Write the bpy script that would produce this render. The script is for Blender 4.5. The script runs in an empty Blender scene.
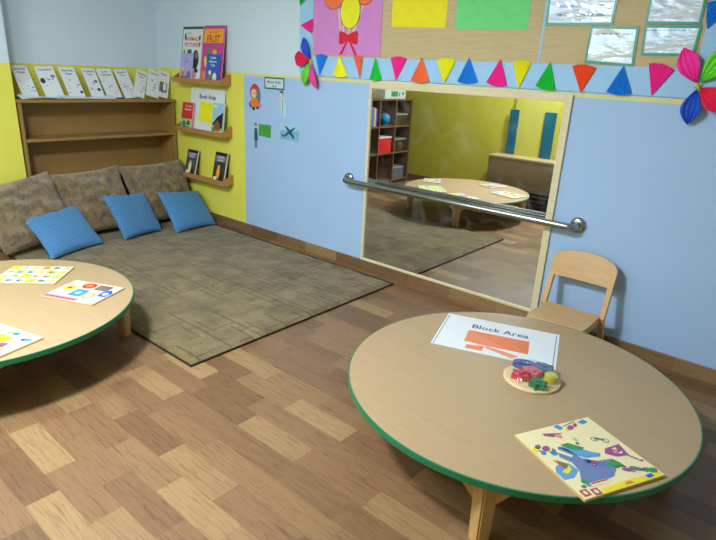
import bpy, bmesh, math, random
from mathutils import Vector, Matrix, noise

random.seed(7)
PI = math.pi
SC = bpy.context.scene
COL = SC.collection

# ------------------------------------------------------------------ camera
cd = bpy.data.cameras.new('camera')
cam = bpy.data.objects.new('camera', cd)
COL.objects.link(cam)
SC.camera = cam
cd.sensor_width = 36.0
cd.lens = 556.59 / 716 * 36.0
cd.clip_start = 0.05
yaw, pit, rol = 2.2554, 0.3398, 0.0524
fw = Vector((math.cos(yaw) * math.cos(pit), math.sin(yaw) * math.cos(pit), -math.sin(pit)))
rt = Vector((math.sin(yaw), -math.cos(yaw), 0))
up = rt.cross(fw)
r2 = rt * math.cos(rol) + up * math.sin(rol)
u2 = -rt * math.sin(rol) + up * math.cos(rol)
m = Matrix((r2, u2, -fw)).transposed().to_4x4()
m.translation = Vector((3.7706, -3.2694, 1.5))
cam.matrix_world = m

# ------------------------------------------------------------------ light
wd = bpy.data.worlds.new('world')
SC.world = wd
wd.use_nodes = True
wd.node_tree.nodes['Background'].inputs[0].default_value = (0.8, 0.9, 1.0, 1)
wd.node_tree.nodes['Background'].inputs[1].default_value = 0.3
SC.view_settings.view_transform = 'Standard'
SC.view_settings.look = 'None'
SC.view_settings.gamma = 1.0
SC.view_settings.use_curve_mapping = False
SC.view_settings.exposure = 0.16


def area(name, loc, sx, sy, power, col=(1, 1, 1), rot=(0, 0, 0)):
    l = bpy.data.lights.new(name, 'AREA')
    l.shape = 'RECTANGLE'
    l.size, l.size_y = sx, sy
    l.energy = power
    l.color = col
    o = bpy.data.objects.new(name, l)
    o.location = loc
    o.rotation_euler = rot
    COL.objects.link(o)
    return o


area('ceiling_lamp', (0.55, -3.35, 2.62), 0.36, 0.36, 32, (0.84, 0.92, 1.0))
area('ceiling_lamp', (1.66, -3.0, 2.62), 0.34, 0.34, 108, (0.84, 0.92, 1.0))


# ------------------------------------------------------------------ materials
def lin(c):
    out = []
    for v in c[:3]:
        v = v / 255.0
        out.append(v / 12.92 if v <= 0.04045 else ((v + 0.055) / 1.055) ** 2.4)
    return tuple(out) + (1.0,)


MATS = {}


def base_mat(name):
    mt = bpy.data.materials.new(name)
    mt.use_nodes = True
    nt = mt.node_tree
    b = nt.nodes['Principled BSDF']
    return mt, nt, b


def N(nt, typ, **kw):
    n = nt.nodes.new(typ)
    for k, v in kw.items():
        setattr(n, k, v)
    return n


def mth(nt, op, a, b=None):
    n = N(nt, 'ShaderNodeMath', operation=op)
    for i, v in enumerate((a, b)):
        if v is None:
            continue
        if isinstance(v, (int, float)):
            n.inputs[i].default_value = v
        else:
            nt.links.new(v, n.inputs[i])
    return n.outputs[0]


def M(name, rgb, rough=0.6, var=0.06, scale=9.0, bump=0.0, bscale=60.0, metal=0.0, coat=0.0,
      stretch=(1, 1, 1), sheen=0.0, spec=None):
    """plain paint / paper / plastic: one colour with a slight procedural variation"""
    if name in MATS:
        return MATS[name]
    mt, nt, b = base_mat(name)
    tc = N(nt, 'ShaderNodeTexCoord')
    mp = N(nt, 'ShaderNodeMapping')
    mp.inputs['Scale'].default_value = stretch
    nt.links.new(tc.outputs['Object'], mp.inputs[0])
    nz = N(nt, 'ShaderNodeTexNoise')
    nz.inputs['Scale'].default_value = scale
    nz.inputs['Detail'].default_value = 4
    nt.links.new(mp.outputs[0], nz.inputs['Vector'])
    rp = N(nt, 'ShaderNodeValToRGB')
    c = lin(rgb)
    lo = tuple(v * (1 - var) for v in c[:3]) + (1,)
    hi = tuple(min(1, v * (1 + var)) for v in c[:3]) + (1,)
    rp.color_ramp.elements[0].position = 0.3
    rp.color_ramp.elements[1].position = 0.7
    rp.color_ramp.elements[0].color = lo
    rp.color_ramp.elements[1].color = hi
    nt.links.new(nz.outputs['Fac'], rp.inputs[0])
    nt.links.new(rp.outputs[0], b.inputs['Base Color'])
    b.inputs['Roughness'].default_value = rough
    b.inputs['Metallic'].default_value = metal
    b.inputs['Coat Weight'].default_value = coat
    b.inputs['Sheen Weight'].default_value = sheen
    if spec is not None:
        b.inputs['Specular IOR Level'].default_value = spec
    if bump:
        n2 = N(nt, 'ShaderNodeTexNoise')
        n2.inputs['Scale'].default_value = bscale
        n2.inputs['Detail'].default_value = 3
        nt.links.new(mp.outputs[0], n2.inputs['Vector'])
        bp = N(nt, 'ShaderNodeBump')
        bp.inputs['Strength'].default_value = bump
        bp.inputs['Distance'].default_value = 0.01
        nt.links.new(n2.outputs['Fac'], bp.inputs['Height'])
        nt.links.new(bp.outputs[0], b.inputs['Normal'])
    MATS[name] = mt
    return mt


def wood(name, a, c, axis=0, rough=0.45, scale=6.0, coat=0.0):
    """veneer with grain running along one axis"""
    if name in MATS:
        return MATS[name]
    mt, nt, b = base_mat(name)
    tc = N(nt, 'ShaderNodeTexCoord')
    mp = N(nt, 'ShaderNodeMapping')
    s = [14.0, 14.0, 14.0]
    s[axis] = 1.2
    mp.inputs['Scale'].default_value = s
    nt.links.new(tc.outputs['Object'], mp.inputs[0])
    nz = N(nt, 'ShaderNodeTexNoise')
    nz.inputs['Scale'].default_value = scale
    nz.inputs['Detail'].default_value = 6
    nz.inputs['Roughness'].default_value = 0.6
    nt.links.new(mp.outputs[0], nz.inputs['Vector'])
    rp = N(nt, 'ShaderNodeValToRGB')
    rp.color_ramp.elements[0].position = 0.3
    rp.color_ramp.elements[1].position = 0.72
    rp.color_ramp.elements[0].color = lin(a)
    rp.color_ramp.elements[1].color = lin(c)
    nt.links.new(nz.outputs['Fac'], rp.inputs[0])
    nt.links.new(rp.outputs[0], b.inputs['Base Color'])
    b.inputs['Roughness'].default_value = rough
    b.inputs['Coat Weight'].default_value = coat
    MATS[name] = mt
    return mt


def floor_mat():
    mt, nt, b = base_mat('vinyl_plank_floor')
    tc = N(nt, 'ShaderNodeTexCoord')
    sp = N(nt, 'ShaderNodeSeparateXYZ')
    nt.links.new(tc.outputs['Object'], sp.inputs[0])
    x, y, z = sp.outputs
    rowc = mth(nt, 'DIVIDE', mth(nt, 'ADD', mth(nt, 'ADD', y, z), 1.85 + 0.1165 * 60), 0.1165)
    row = mth(nt, 'FLOOR', rowc)
    rf = mth(nt, 'FRACT', rowc)
    wn = N(nt, 'ShaderNodeTexWhiteNoise', noise_dimensions='1D')
    nt.links.new(row, wn.inputs['W'])
    xx = mth(nt, 'ADD', mth(nt, 'DIVIDE', x, 0.36), mth(nt, 'MULTIPLY', wn.outputs['Value'], 7.3))
    ix = mth(nt, 'FLOOR', xx)
    xf = mth(nt, 'FRACT', xx)
    cv = N(nt, 'ShaderNodeCombineXYZ')
    nt.links.new(row, cv.inputs[0])
    nt.links.new(ix, cv.inputs[1])
    w2 = N(nt, 'ShaderNodeTexWhiteNoise', noise_dimensions='2D')
    nt.links.new(cv.outputs[0], w2.inputs['Vector'])
    rp = N(nt, 'ShaderNodeValToRGB')
    cr = rp.color_ramp
    cr.interpolation = 'CONSTANT'
    tones = [(0.0, (118, 88, 60)), (0.20, (134, 102, 71)), (0.40, (126, 95, 66)), (0.58, (139, 108, 74)),
             (0.72, (150, 120, 82)), (0.84, (128, 97, 67)), (0.91, (156, 126, 87))]
    while len(cr.elements) < len(tones):
        cr.elements.new(0.5)
    for e, (p, c) in zip(cr.elements, tones):
        e.position = p
        e.color = lin(c)
    nt.links.new(w2.outputs['Value'], rp.inputs[0])
    # grain, shifted per block
    mp = N(nt, 'ShaderNodeCombineXYZ')
    nt.links.new(mth(nt, 'ADD', mth(nt, 'MULTIPLY', x, 1.3), mth(nt, 'MULTIPLY', w2.outputs['Value'], 31.0)), mp.inputs[0])
    nt.links.new(mth(nt, 'MULTIPLY', mth(nt, 'ADD', y, z), 26.0), mp.inputs[1])
    nz = N(nt, 'ShaderNodeTexNoise')
    nz.inputs['Scale'].default_value = 4.2
    nz.inputs['Detail'].default_value = 6
    nz.inputs['Roughness'].default_value = 0.65
    nz.inputs['Distortion'].default_value = 1.6
    nt.links.new(mp.outputs[0], nz.inputs['Vector'])
    gr = N(nt, 'ShaderNodeValToRGB')
    gr.color_ramp.elements[0].position = 0.34
    gr.color_ramp.elements[0].color = (0.50, 0.46, 0.42, 1)
    gr.color_ramp.elements[1].position = 0.52
    gr.color_ramp.elements[1].color = (1.08, 1.06, 1.04, 1)
    nt.links.new(nz.outputs['Fac'], gr.inputs[0])
    mx = N(nt, 'ShaderNodeMix', data_type='RGBA', blend_type='MULTIPLY')
    mx.inputs['Factor'].default_value = 0.75
    nt.links.new(rp.outputs[0], mx.inputs['A'])
    nt.links.new(gr.outputs[0], mx.inputs['B'])
    # thin seams between blocks
    e1 = mth(nt, 'LESS_THAN', rf, 0.014)
    e2 = mth(nt, 'LESS_THAN', xf, 0.006)
    ed = mth(nt, 'MULTIPLY', mth(nt, 'MAXIMUM', e1, e2), 0.35)
    m2 = N(nt, 'ShaderNodeMix', data_type='RGBA', blend_type='MULTIPLY')
    nt.links.new(ed, m2.inputs['Factor'])
    nt.links.new(mx.outputs['Result'], m2.inputs['A'])
    m2.inputs['B'].default_value = (0.35, 0.3, 0.26, 1)
    nt.links.new(m2.outputs['Result'], b.inputs['Base Color'])
    b.inputs['Roughness'].default_value = 0.42
    bp = N(nt, 'ShaderNodeBump')
    bp.inputs['Strength'].default_value = 0.12
    bp.inputs['Distance'].default_value = 0.004
    nt.links.new(nz.outputs['Fac'], bp.inputs['Height'])
    nt.links.new(bp.outputs[0], b.inputs['Normal'])
    return mt


def rug_mat():
    mt, nt, b = base_mat('rug_pile')
    tc = N(nt, 'ShaderNodeTexCoord')
    ob = tc.outputs['Object']

    def brick(w, h, off, shift, freq=2):
        mp = N(nt, 'ShaderNodeMapping')
        mp.inputs['Location'].default_value = shift
        nt.links.new(ob, mp.inputs[0])
        n = N(nt, 'ShaderNodeTexBrick')
        n.offset = off
        n.offset_frequency = freq
        n.inputs['Scale'].default_value = 1.0
        n.inputs['Brick Width'].default_value = w
        n.inputs['Row Height'].default_value = h
        n.inputs['Mortar Size'].default_value = 0.005
        n.inputs['Mortar Smooth'].default_value = 0.3
        nt.links.new(mp.outputs[0], n.inputs['Vector'])
        return n.outputs['Fac']
    f1 = brick(0.42, 0.21, 0.5, (0.03, 0.07, 0))
    f2 = brick(0.21, 0.105, 0.5, (0.12, 0.02, 0))
    # the small maze shows only in some cells, the large one in the others
    ck = N(nt, 'ShaderNodeTexWhiteNoise', noise_dimensions='3D')
    sn = N(nt, 'ShaderNodeVectorMath', operation='SNAP')
    sn.inputs[1].default_value = (0.21, 0.21, 10)
    nt.links.new(ob, sn.inputs[0])
    nt.links.new(sn.outputs[0], ck.inputs['Vector'])
    sel = mth(nt, 'GREATER_THAN', ck.outputs['Value'], 0.62)
    line = mth(nt, 'MAXIMUM', mth(nt, 'MULTIPLY', f1, mth(nt, 'GREATER_THAN', ck.outputs['Value'], 0.2)),
               mth(nt, 'MULTIPLY', f2, sel))
    nz = N(nt, 'ShaderNodeTexNoise')
    nz.inputs['Scale'].default_value = 5.0
    nz.inputs['Detail'].default_value = 8
    nz.inputs['Roughness'].default_value = 0.7
    nt.links.new(ob, nz.inputs['Vector'])
    rp = N(nt, 'ShaderNodeValToRGB')
    rp.color_ramp.elements[0].position = 0.3
    rp.color_ramp.elements[1].position = 0.72
    rp.color_ramp.elements[0].color = lin((90, 75, 45))
    rp.color_ramp.elements[1].color = lin((146, 127, 86))
    nt.links.new(nz.outputs['Fac'], rp.inputs[0])
    mx = N(nt, 'ShaderNodeMix', data_type='RGBA', blend_type='MULTIPLY')
    nt.links.new(mth(nt, 'MULTIPLY', line, 0.8), mx.inputs['Factor'])
    nt.links.new(rp.outputs[0], mx.inputs['A'])
    mx.inputs['B'].default_value = (0.42, 0.38, 0.33, 1)
    nt.links.new(mx.outputs['Result'], b.inputs['Base Color'])
    b.inputs['Roughness'].default_value = 0.9
    b.inputs['Sheen Weight'].default_value = 0.25
    b.inputs['Specular IOR Level'].default_value = 0.2
    n3 = N(nt, 'ShaderNodeTexNoise')
    n3.inputs['Scale'].default_value = 90.0
    n3.inputs['Detail'].default_value = 4
    nt.links.new(ob, n3.inputs['Vector'])
    hh = mth(nt, 'SUBTRACT', mth(nt, 'ADD', n3.outputs['Fac'], mth(nt, 'MULTIPLY', nz.outputs['Fac'], 1.5)), mth(nt, 'MULTIPLY', line, 1.6))
    bp = N(nt, 'ShaderNodeBump')
    bp.inputs['Strength'].default_value = 0.8
    bp.inputs['Distance'].default_value = 0.008
    nt.links.new(hh, bp.inputs['Height'])
    nt.links.new(bp.outputs[0], b.inputs['Normal'])
    return mt


def plush_mat():
    mt, nt, b = base_mat('crushed_velvet')
    tc = N(nt, 'ShaderNodeTexCoord')
    nz = N(nt, 'ShaderNodeTexNoise')
    nz.inputs['Scale'].default_value = 15.0
    nz.inputs['Detail'].default_value = 9
    nz.inputs['Roughness'].default_value = 0.8
    nz.inputs['Distortion'].default_value = 0.7
    nt.links.new(tc.outputs['Object'], nz.inputs['Vector'])
    rp = N(nt, 'ShaderNodeValToRGB')
    rp.color_ramp.elements[0].position = 0.34
    rp.color_ramp.elements[1].position = 0.68
    rp.color_ramp.elements[0].color = lin((74, 54, 29))
    rp.color_ramp.elements[1].color = lin((174, 147, 100))
    nt.links.new(nz.outputs['Fac'], rp.inputs[0])
    nt.links.new(rp.outputs[0], b.inputs['Base Color'])
    b.inputs['Roughness'].default_value = 0.75
    b.inputs['Sheen Weight'].default_value = 0.5
    bp = N(nt, 'ShaderNodeBump')
    bp.inputs['Strength'].default_value = 0.9
    bp.inputs['Distance'].default_value = 0.03
    nt.links.new(nz.outputs['Fac'], bp.inputs['Height'])
    nt.links.new(bp.outputs[0], b.inputs['Normal'])
    return mt


def knit_mat():
    mt, nt, b = base_mat('blue_waffle_knit')
    at = N(nt, 'ShaderNodeUVMap')
    ch = N(nt, 'ShaderNodeTexVoronoi', feature='F1')
    ch.inputs['Scale'].default_value = 24.0
    ch.inputs['Randomness'].default_value = 0.0
    mp = N(nt, 'ShaderNodeMapping')
    mp.inputs['Rotation'].default_value = (0, 0, PI / 4)
    nt.links.new(at.outputs[0], mp.inputs[0])
    nt.links.new(mp.outputs[0], ch.inputs['Vector'])
    rp = N(nt, 'ShaderNodeValToRGB')
    rp.color_ramp.elements[0].position = 0.25
    rp.color_ramp.elements[1].position = 0.65
    rp.color_ramp.elements[0].color = lin((88, 152, 204))
    rp.color_ramp.elements[1].color = lin((44, 102, 158))
    nt.links.new(ch.outputs['Distance'], rp.inputs[0])
    nt.links.new(rp.outputs[0], b.inputs['Base Color'])
    b.inputs['Roughness'].default_value = 0.85
    b.inputs['Sheen Weight'].default_value = 0.15
    bp = N(nt, 'ShaderNodeBump', invert=True)
    bp.inputs['Strength'].default_value = 0.7
    bp.inputs['Distance'].default_value = 0.01
    nt.links.new(ch.outputs['Distance'], bp.inputs['Height'])
    nt.links.new(bp.outputs[0], b.inputs['Normal'])
    return mt


def mirror_mat():
    mt, nt, b = base_mat('mirror_glass')
    tc = N(nt, 'ShaderNodeTexCoord')
    nz = N(nt, 'ShaderNodeTexNoise')
    nz.inputs['Scale'].default_value = 4.0
    nz.inputs['Detail'].default_value = 8
    nz.inputs['Distortion'].default_value = 2.0
    nt.links.new(tc.outputs['Object'], nz.inputs['Vector'])
    rp = N(nt, 'ShaderNodeValToRGB')
    rp.color_ramp.elements[0].position = 0.5
    rp.color_ramp.elements[1].position = 0.85
    rp.color_ramp.elements[0].color = (0.0, 0.0, 0.0, 1)
    rp.color_ramp.elements[1].color = (0.12, 0.12, 0.12, 1)
    nt.links.new(nz.outputs['Fac'], rp.inputs[0])
    b.inputs['Base Color'].default_value = (0.74, 0.76, 0.73, 1)
    b.inputs['Metallic'].default_value = 1.0
    b.inputs['Roughness'].default_value = 0.0
    df = N(nt, 'ShaderNodeBsdfDiffuse')
    df.inputs[0].default_value = (0.8, 0.82, 0.84, 1)
    ms = N(nt, 'ShaderNodeMixShader')
    nt.links.new(rp.outputs[0], ms.inputs[0])
    nt.links.new(b.outputs[0], ms.inputs[1])
    nt.links.new(df.outputs[0], ms.inputs[2])
    nt.links.new(ms.outputs[0], nt.nodes['Material Output'].inputs[0])
    return mt


def clear_mat(name, tint=(1, 1, 1, 1), mixf=0.12, rough=0.05, bump=0.0, bscale=10.0, stretch=(1, 1, 1)):
    """thin clear plastic: mostly see-through with a glossy film"""
    if name in MATS:
        return MATS[name]
    mt, nt, b = base_mat(name)
    nt.nodes.remove(b)
    tr = N(nt, 'ShaderNodeBsdfTransparent')
    tr.inputs[0].default_value = tint
    gl = N(nt, 'ShaderNodeBsdfGlossy')
    gl.inputs['Roughness'].default_value = rough
    ms = N(nt, 'ShaderNodeMixShader')
    ms.inputs[0].default_value = mixf
    nt.links.new(tr.outputs[0], ms.inputs[1])
    nt.links.new(gl.outputs[0], ms.inputs[2])
    nt.links.new(ms.outputs[0], nt.nodes['Material Output'].inputs[0])
    if bump:
        tc = N(nt, 'ShaderNodeTexCoord')
        mp = N(nt, 'ShaderNodeMapping')
        mp.inputs['Scale'].default_value = stretch
        mp.inputs['Rotation'].default_value = (0, 0, 0.5)
        nt.links.new(tc.outputs['Object'], mp.inputs[0])
        nz = N(nt, 'ShaderNodeTexNoise')
        nz.inputs['Scale'].default_value = bscale
        nz.inputs['Detail'].default_value = 3
        nz.inputs['Distortion'].default_value = 1.0
        nt.links.new(mp.outputs[0], nz.inputs['Vector'])
        bp = N(nt, 'ShaderNodeBump')
        bp.inputs['Strength'].default_value = bump
        bp.inputs['Distance'].default_value = 0.03
        nt.links.new(nz.outputs['Fac'], bp.inputs['Height'])
        nt.links.new(bp.outputs[0], gl.inputs['Normal'])
    MATS[name] = mt
    return mt


FLOOR = floor_mat()
RUG = rug_mat()
PLUSH = plush_mat()
KNIT = knit_mat()
MIRROR = mirror_mat()
P_BLUE = M('paint_blue', (170, 201, 241), 0.75, 0.02, 2.0, 0.04, 40)
P_YEL = M('paint_yellow', (236, 230, 92), 0.75, 0.03, 2.0, 0.04, 40)
P_LINE = M('paint_pale_yellow', (226, 222, 150), 0.75, 0.03)
P_WHITE = M('paint_white', (212, 229, 241), 0.8, 0.02, 2.0, 0.04, 40)
P_OLIVE = M('paint_deep_yellow', (188, 178, 56), 0.75, 0.04, 2.0)
P_CEIL = M('paint_ceiling', (235, 236, 235), 0.9, 0.01)
P_ROOM = M('paint_room', (214, 214, 206), 0.9, 0.01)
BEECH = wood('beech_veneer', (176, 148, 111), (183, 155, 118), 0, 0.42)
BEECHV = wood('beech_solid', (190, 150, 92), (208, 169, 110), 2, 0.45)
CHAIRW = wood('beech_plywood', (205, 162, 108), (222, 182, 130), 0, 0.4)
SHELFW = wood('shelf_board', (148, 115, 62), (164, 130, 74), 1, 0.5)
LEDGEW = wood('ledge_board', (176, 124, 66), (192, 141, 80), 0, 0.5)
CABW = wood('dull_brown_board', (118, 98, 68), (138, 117, 84), 0, 0.5)
CUBEW = wood('cube_shelf_board', (112, 82, 58), (134, 100, 70), 2, 0.5)
PINE = wood('pale_pine', (222, 208, 168), (234, 222, 186), 0, 0.5)
CHROME = M('brushed_steel', (164, 167, 168), 0.22, 0.03, 30, metal=1.0)
GREEN_EDGE = M('green_plastic_edge', (22, 122, 82), 0.35, 0.02)
WHITE = M('white_paper', (232, 236, 240), 0.6, 0.02)
PAGES = M('page_edges', (226, 224, 214), 0.8, 0.05, 80)
TAN = M('tan_hessian_board', (206, 184, 142), 0.9, 0.07, 30, 0.15, 90, stretch=(0.3, 4, 4))
SKY = M('light_blue_card', (164, 208, 248), 0.7, 0.03)
BLACK = M('black_ink', (24, 26, 34), 0.6)
INK = M('dark_blue_ink', (40, 56, 92), 0.6)
GREYINK = M('grey_ink', (120, 130, 145), 0.6)


def paper(name, rgb, rough=0.7):
    return M(name, rgb, rough, 0.04, 14, 0.05, 60)


PINK = paper('hot_pink_paper', (255, 44, 164))
ORANGE = paper('orange_paper', (255, 124, 66))
YELLOW = paper('yellow_paper', (244, 242, 30))
GREEN = paper('green_paper', (28, 212, 72))
BLUE = paper('blue_paper', (22, 138, 236))
DBLUE = paper('deep_blue_paper', (20, 82, 206))
RED = paper('crimson_paper', (236, 14, 72))
LIME = paper('lime_paper', (104, 222, 44))
LILAC = paper('lilac_card', (218, 140, 212))


# ------------------------------------------------------------------ mesh building
class MB:
    def __init__(self):
        self.v, self.f, self.mi, self.sm, self.mats, self.uv = [], [], [], [], [], {}
        self.T = Matrix()

    def idx(self, mt):
        if mt not in self.mats:
            self.mats.append(mt)
        return self.mats.index(mt)

    def add(self, vs, fs, mt, smooth=False):
        o = len(self.v)
        self.v += [tuple(self.T @ Vector(p)) for p in vs]
        i = self.idx(mt)
        for f in fs:
            self.f.append(tuple(a + o for a in f))
            self.mi.append(i)
            self.sm.append(smooth)
        return o

    def box(self, x0, x1, y0, y1, z0, z1, mt, bevel=0.0, seg=2):
        if bevel <= 0:
            vs = [(x, y, z) for x in (x0, x1) for y in (y0, y1) for z in (z0, z1)]
            fs = [(0, 1, 3, 2), (4, 6, 7, 5), (0, 4, 5, 1), (2, 3, 7, 6), (0, 2, 6, 4), (1, 5, 7, 3)]
            self.add(vs, fs, mt)
            return
        bm = bmesh.new()
        bmesh.ops.create_cube(bm, size=1.0)
        for v in bm.verts:
            v.co = Vector(((x0 + x1) / 2 + v.co.x * (x1 - x0), (y0 + y1) / 2 + v.co.y * (y1 - y0),
                           (z0 + z1) / 2 + v.co.z * (z1 - z0)))
        bmesh.ops.bevel(bm, geom=bm.edges[:], offset=bevel, segments=seg, affect='EDGES', profile=0.5)
        self.bm(bm, mt)

    def bm(self, bm, mt, smooth=False):
        bm.verts.index_update()
        self.add([v.co[:] for v in bm.verts], [[v.index for v in f.verts] for f in bm.faces], mt, smooth)
        bm.free()

    def prism(self, pts, z0, z1, mt):
        """polygon in the local xy plane, extruded in z"""
        n = len(pts)
        a = sum(pts[i][0] * pts[(i + 1) % n][1] - pts[(i + 1) % n][0] * pts[i][1] for i in range(n))
        if a < 0:
            pts = pts[::-1]
        vs = [(x, y, z0) for x, y in pts] + [(x, y, z1) for x, y in pts]
        fs = [tuple(range(n - 1, -1, -1)), tuple(range(n, 2 * n))]
        fs += [(i, (i + 1) % n, n + (i + 1) % n, n + i) for i in range(n)]
        self.add(vs, fs, mt)

    def rect(self, x0, y0, x1, y1, z0, z1, mt):
        self.prism([(x0, y0), (x1, y0), (x1, y1), (x0, y1)], z0, z1, mt)

    def oval(self, cx, cy, rx, ry, z0, z1, mt, n=28, rot=0.0):
        c, s = math.cos(rot), math.sin(rot)
        pts = []
        for i in range(n):
            a = 2 * PI * i / n
            x, y = rx * math.cos(a), ry * math.sin(a)
            pts.append((cx + x * c - y * s, cy + x * s + y * c))
        self.prism(pts, z0, z1, mt)

    def tube(self, path, r, mt, n=14, cap=True):
        path = [Vector(p) for p in path]
        rs = r if isinstance(r, (list, tuple)) else [r] * len(path)
        vs, fs = [], []
        prev = None
        for i, p in enumerate(path):
            t = (path[min(i + 1, len(path) - 1)] - path[max(i - 1, 0)]).normalized()
            if prev is None:
                a = Vector((0, 0, 1)) if abs(t.z) < 0.9 else Vector((1, 0, 0))
                u = t.cross(a).normalized()
            else:
                u = (prev - t * prev.dot(t)).normalized()
            prev = u
            w = t.cross(u)
            for k in range(n):
                an = 2 * PI * k / n
                vs.append(tuple(p + (u * math.cos(an) + w * math.sin(an)) * rs[i]))
        for i in range(len(path) - 1):
            for k in range(n):
                k2 = (k + 1) % n
                fs.append((i * n + k, i * n + k2, (i + 1) * n + k2, (i + 1) * n + k))
        self.add(vs, fs, mt, True)
        if cap:
            L = (len(path) - 1) * n
            self.add(vs[:n], [tuple(range(n - 1, -1, -1))], mt)
            self.add(vs[L:], [tuple(range(n))], mt)

    def lathe(self, prof, mt, n=48, smooth=True):
        vs, fs = [], []
        for r, z in prof:
            for k in range(n):
                a = 2 * PI * k / n
                vs.append((r * math.cos(a), r * math.sin(a), z))
        for i in range(len(prof) - 1):
            for k in range(n):
                k2 = (k + 1) % n
                fs.append((i * n + k, i * n + k2, (i + 1) * n + k2, (i + 1) * n + k))
        self.add(vs, fs, mt, smooth)

    def cyl(self, cx, cy, z0, z1, r, mt, n=40):
        pts = [(cx + r * math.cos(2 * PI * k / n), cy + r * math.sin(2 * PI * k / n)) for k in range(n)]
        self.prism(pts, z0, z1, mt)

    def grid(self, P, mt, smooth=True):
        nu, nv = len(P), len(P[0])
        vs = [tuple(p) for row in P for p in row]
        fs = [(i * nv + j, (i + 1) * nv + j, (i + 1) * nv + j + 1, i * nv + j + 1)
              for i in range(nu - 1) for j in range(nv - 1)]
        self.add(vs, fs, mt, smooth)

    def text(self, s, cx, cy, h, z, mt, bold=0.0, width=None, sx=1.0):
        """lettering laid in the local xy plane, centred"""
        cu = bpy.data.curves.new('t', 'FONT')
        cu.body = s
        cu.size = 1.0
        cu.offset = bold
        cu.resolution_u = 3
        cu.align_x = 'CENTER'
        o = bpy.data.objects.new('t', cu)
        COL.objects.link(o)
        dg = bpy.context.evaluated_depsgraph_get()
        me = bpy.data.meshes.new_from_object(o.evaluated_get(dg))
        xs = [v.co.x for v in me.vertices]
        ys = [v.co.y for v in me.vertices]
        if xs:
            k = h / 0.73
            kx = k * sx if width is None else width / max(1e-6, (max(xs) - min(xs)))
            mx_ = (max(xs) + min(xs)) / 2
            vs = [(cx + (v.co.x - mx_) * kx, cy + (v.co.y - 0.36) * k, z) for v in me.vertices]
            self.add(vs, [tuple(p.vertices) for p in me.polygons], mt)
        bpy.data.objects.remove(o)
        bpy.data.curves.remove(cu)
        bpy.data.meshes.remove(me)

    def build(self, name, parent=None, loc=None, rot=None):
        me = bpy.data.meshes.new(name)
        me.from_pydata(self.v, [], self.f)
        for mt in self.mats:
            me.materials.append(mt)
        for p, i, s in zip(me.polygons, self.mi, self.sm):
            p.material_index = i
            p.use_smooth = s
        if self.uv:
            ul = me.uv_layers.new(name='UVMap')
            for lp in me.loops:
                ul.data[lp.index].uv = self.uv.get(lp.vertex_index, (0, 0))
        me.update()
        o = bpy.data.objects.new(name, me)
        COL.objects.link(o)
        if parent is not None:
            o.parent = parent
        if loc is not None:
            o.location = loc
        if rot is not None:
            o.rotation_euler = rot
        return o


def tag(o, label, cat, group=None):
    o['label'] = label
    o['category'] = cat
    if group:
        o['group'] = group
    return o


def thing(name, label, cat, loc=(0, 0, 0), rot=(0, 0, 0), group=None):
    o = bpy.data.objects.new(name, None)
    o.empty_display_size = 0.1
    COL.objects.link(o)
    o.location = loc
    o.rotation_euler = rot
    return tag(o, label, cat, group)


def struct(mb, name):
    o = mb.build(name)
    o['kind'] = 'structure'
    return o


def copy_tree(o, parent=None):
    c = o.copy()
    COL.objects.link(c)
    if parent is not None:
        c.parent = parent
    for ch in list(o.children):
        copy_tree(ch, c)
    return c


WALL = (PI / 2, 0, 0)          # local x right, y up, z out of the mirror wall
H = 2.70
XE = 5.3
YF = -3.72
XL = -1.35
XB = -1.63

# ------------------------------------------------------------------ room shell
b = MB(); b.box(XB - .15, XE, YF - .12, .12, -0.06, 0, FLOOR); struct(b, 'floor')
b = MB(); b.box(XB - .15, XE, YF - .12, .12, H, H + .06, P_CEIL); struct(b, 'ceiling')
b = MB()
b.box(XB, -0.292, 0, .12, 0, 1.452, P_YEL)
b.box(-0.292, XE, 0, .12, 0, 1.432, P_BLUE)
b.box(-0.292, XE, 0, .12, 1.432, 1.452, P_LINE)
b.box(XB, XE, 0, .12, 1.452, H, P_WHITE)
struct(b, 'wall_right')
b = MB()
b.box(XB - .15, XB, -1.47, .12, 0, 1.44, P_YEL)
b.box(XB - .15, XB, -1.47, .12, 1.44, H, P_WHITE)
b.box(XB - .15, XL, YF, -1.47, 0, 1.44, P_YEL)
b.box(XB - .15, XL, YF, -1.47, 1.44, H, P_WHITE)
struct(b, 'wall_left')
b = MB()
b.box(XB - .15, XE, YF - .12, YF, 0, 1.75, P_OLIVE)
b.box(XB - .15, XE, YF - .12, YF, 1.75, H, P_WHITE)
b.box(0.56, 1.125, YF, YF + .035, 0, 1.75, M('paint_mid_yellow', (188, 181, 72), .75, .03))
struct(b, 'wall_front')
b = MB(); b.box(XE, XE + .12, YF - .12, .12, 0, H, P_ROOM); struct(b, 'wall_back')


def base(name, pts):
    """floor vinyl turned up the wall with a small cove"""
    bb = MB()
    for (x0, x1, y0, y1) in pts:
        bb.box(x0, x1, y0, y1, 0, 0.111, FLOOR, 0.003, 1)
    return struct(bb, name)


base('baseboard_right', [(XB, XE, -0.016, 0)])
base('baseboard_left', [(XL, XL + .014, YF, -1.47)])
base('baseboard_front', [(XL + .014, 0.56, YF, YF + .014), (1.125, XE, YF, YF + .014)])

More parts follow.
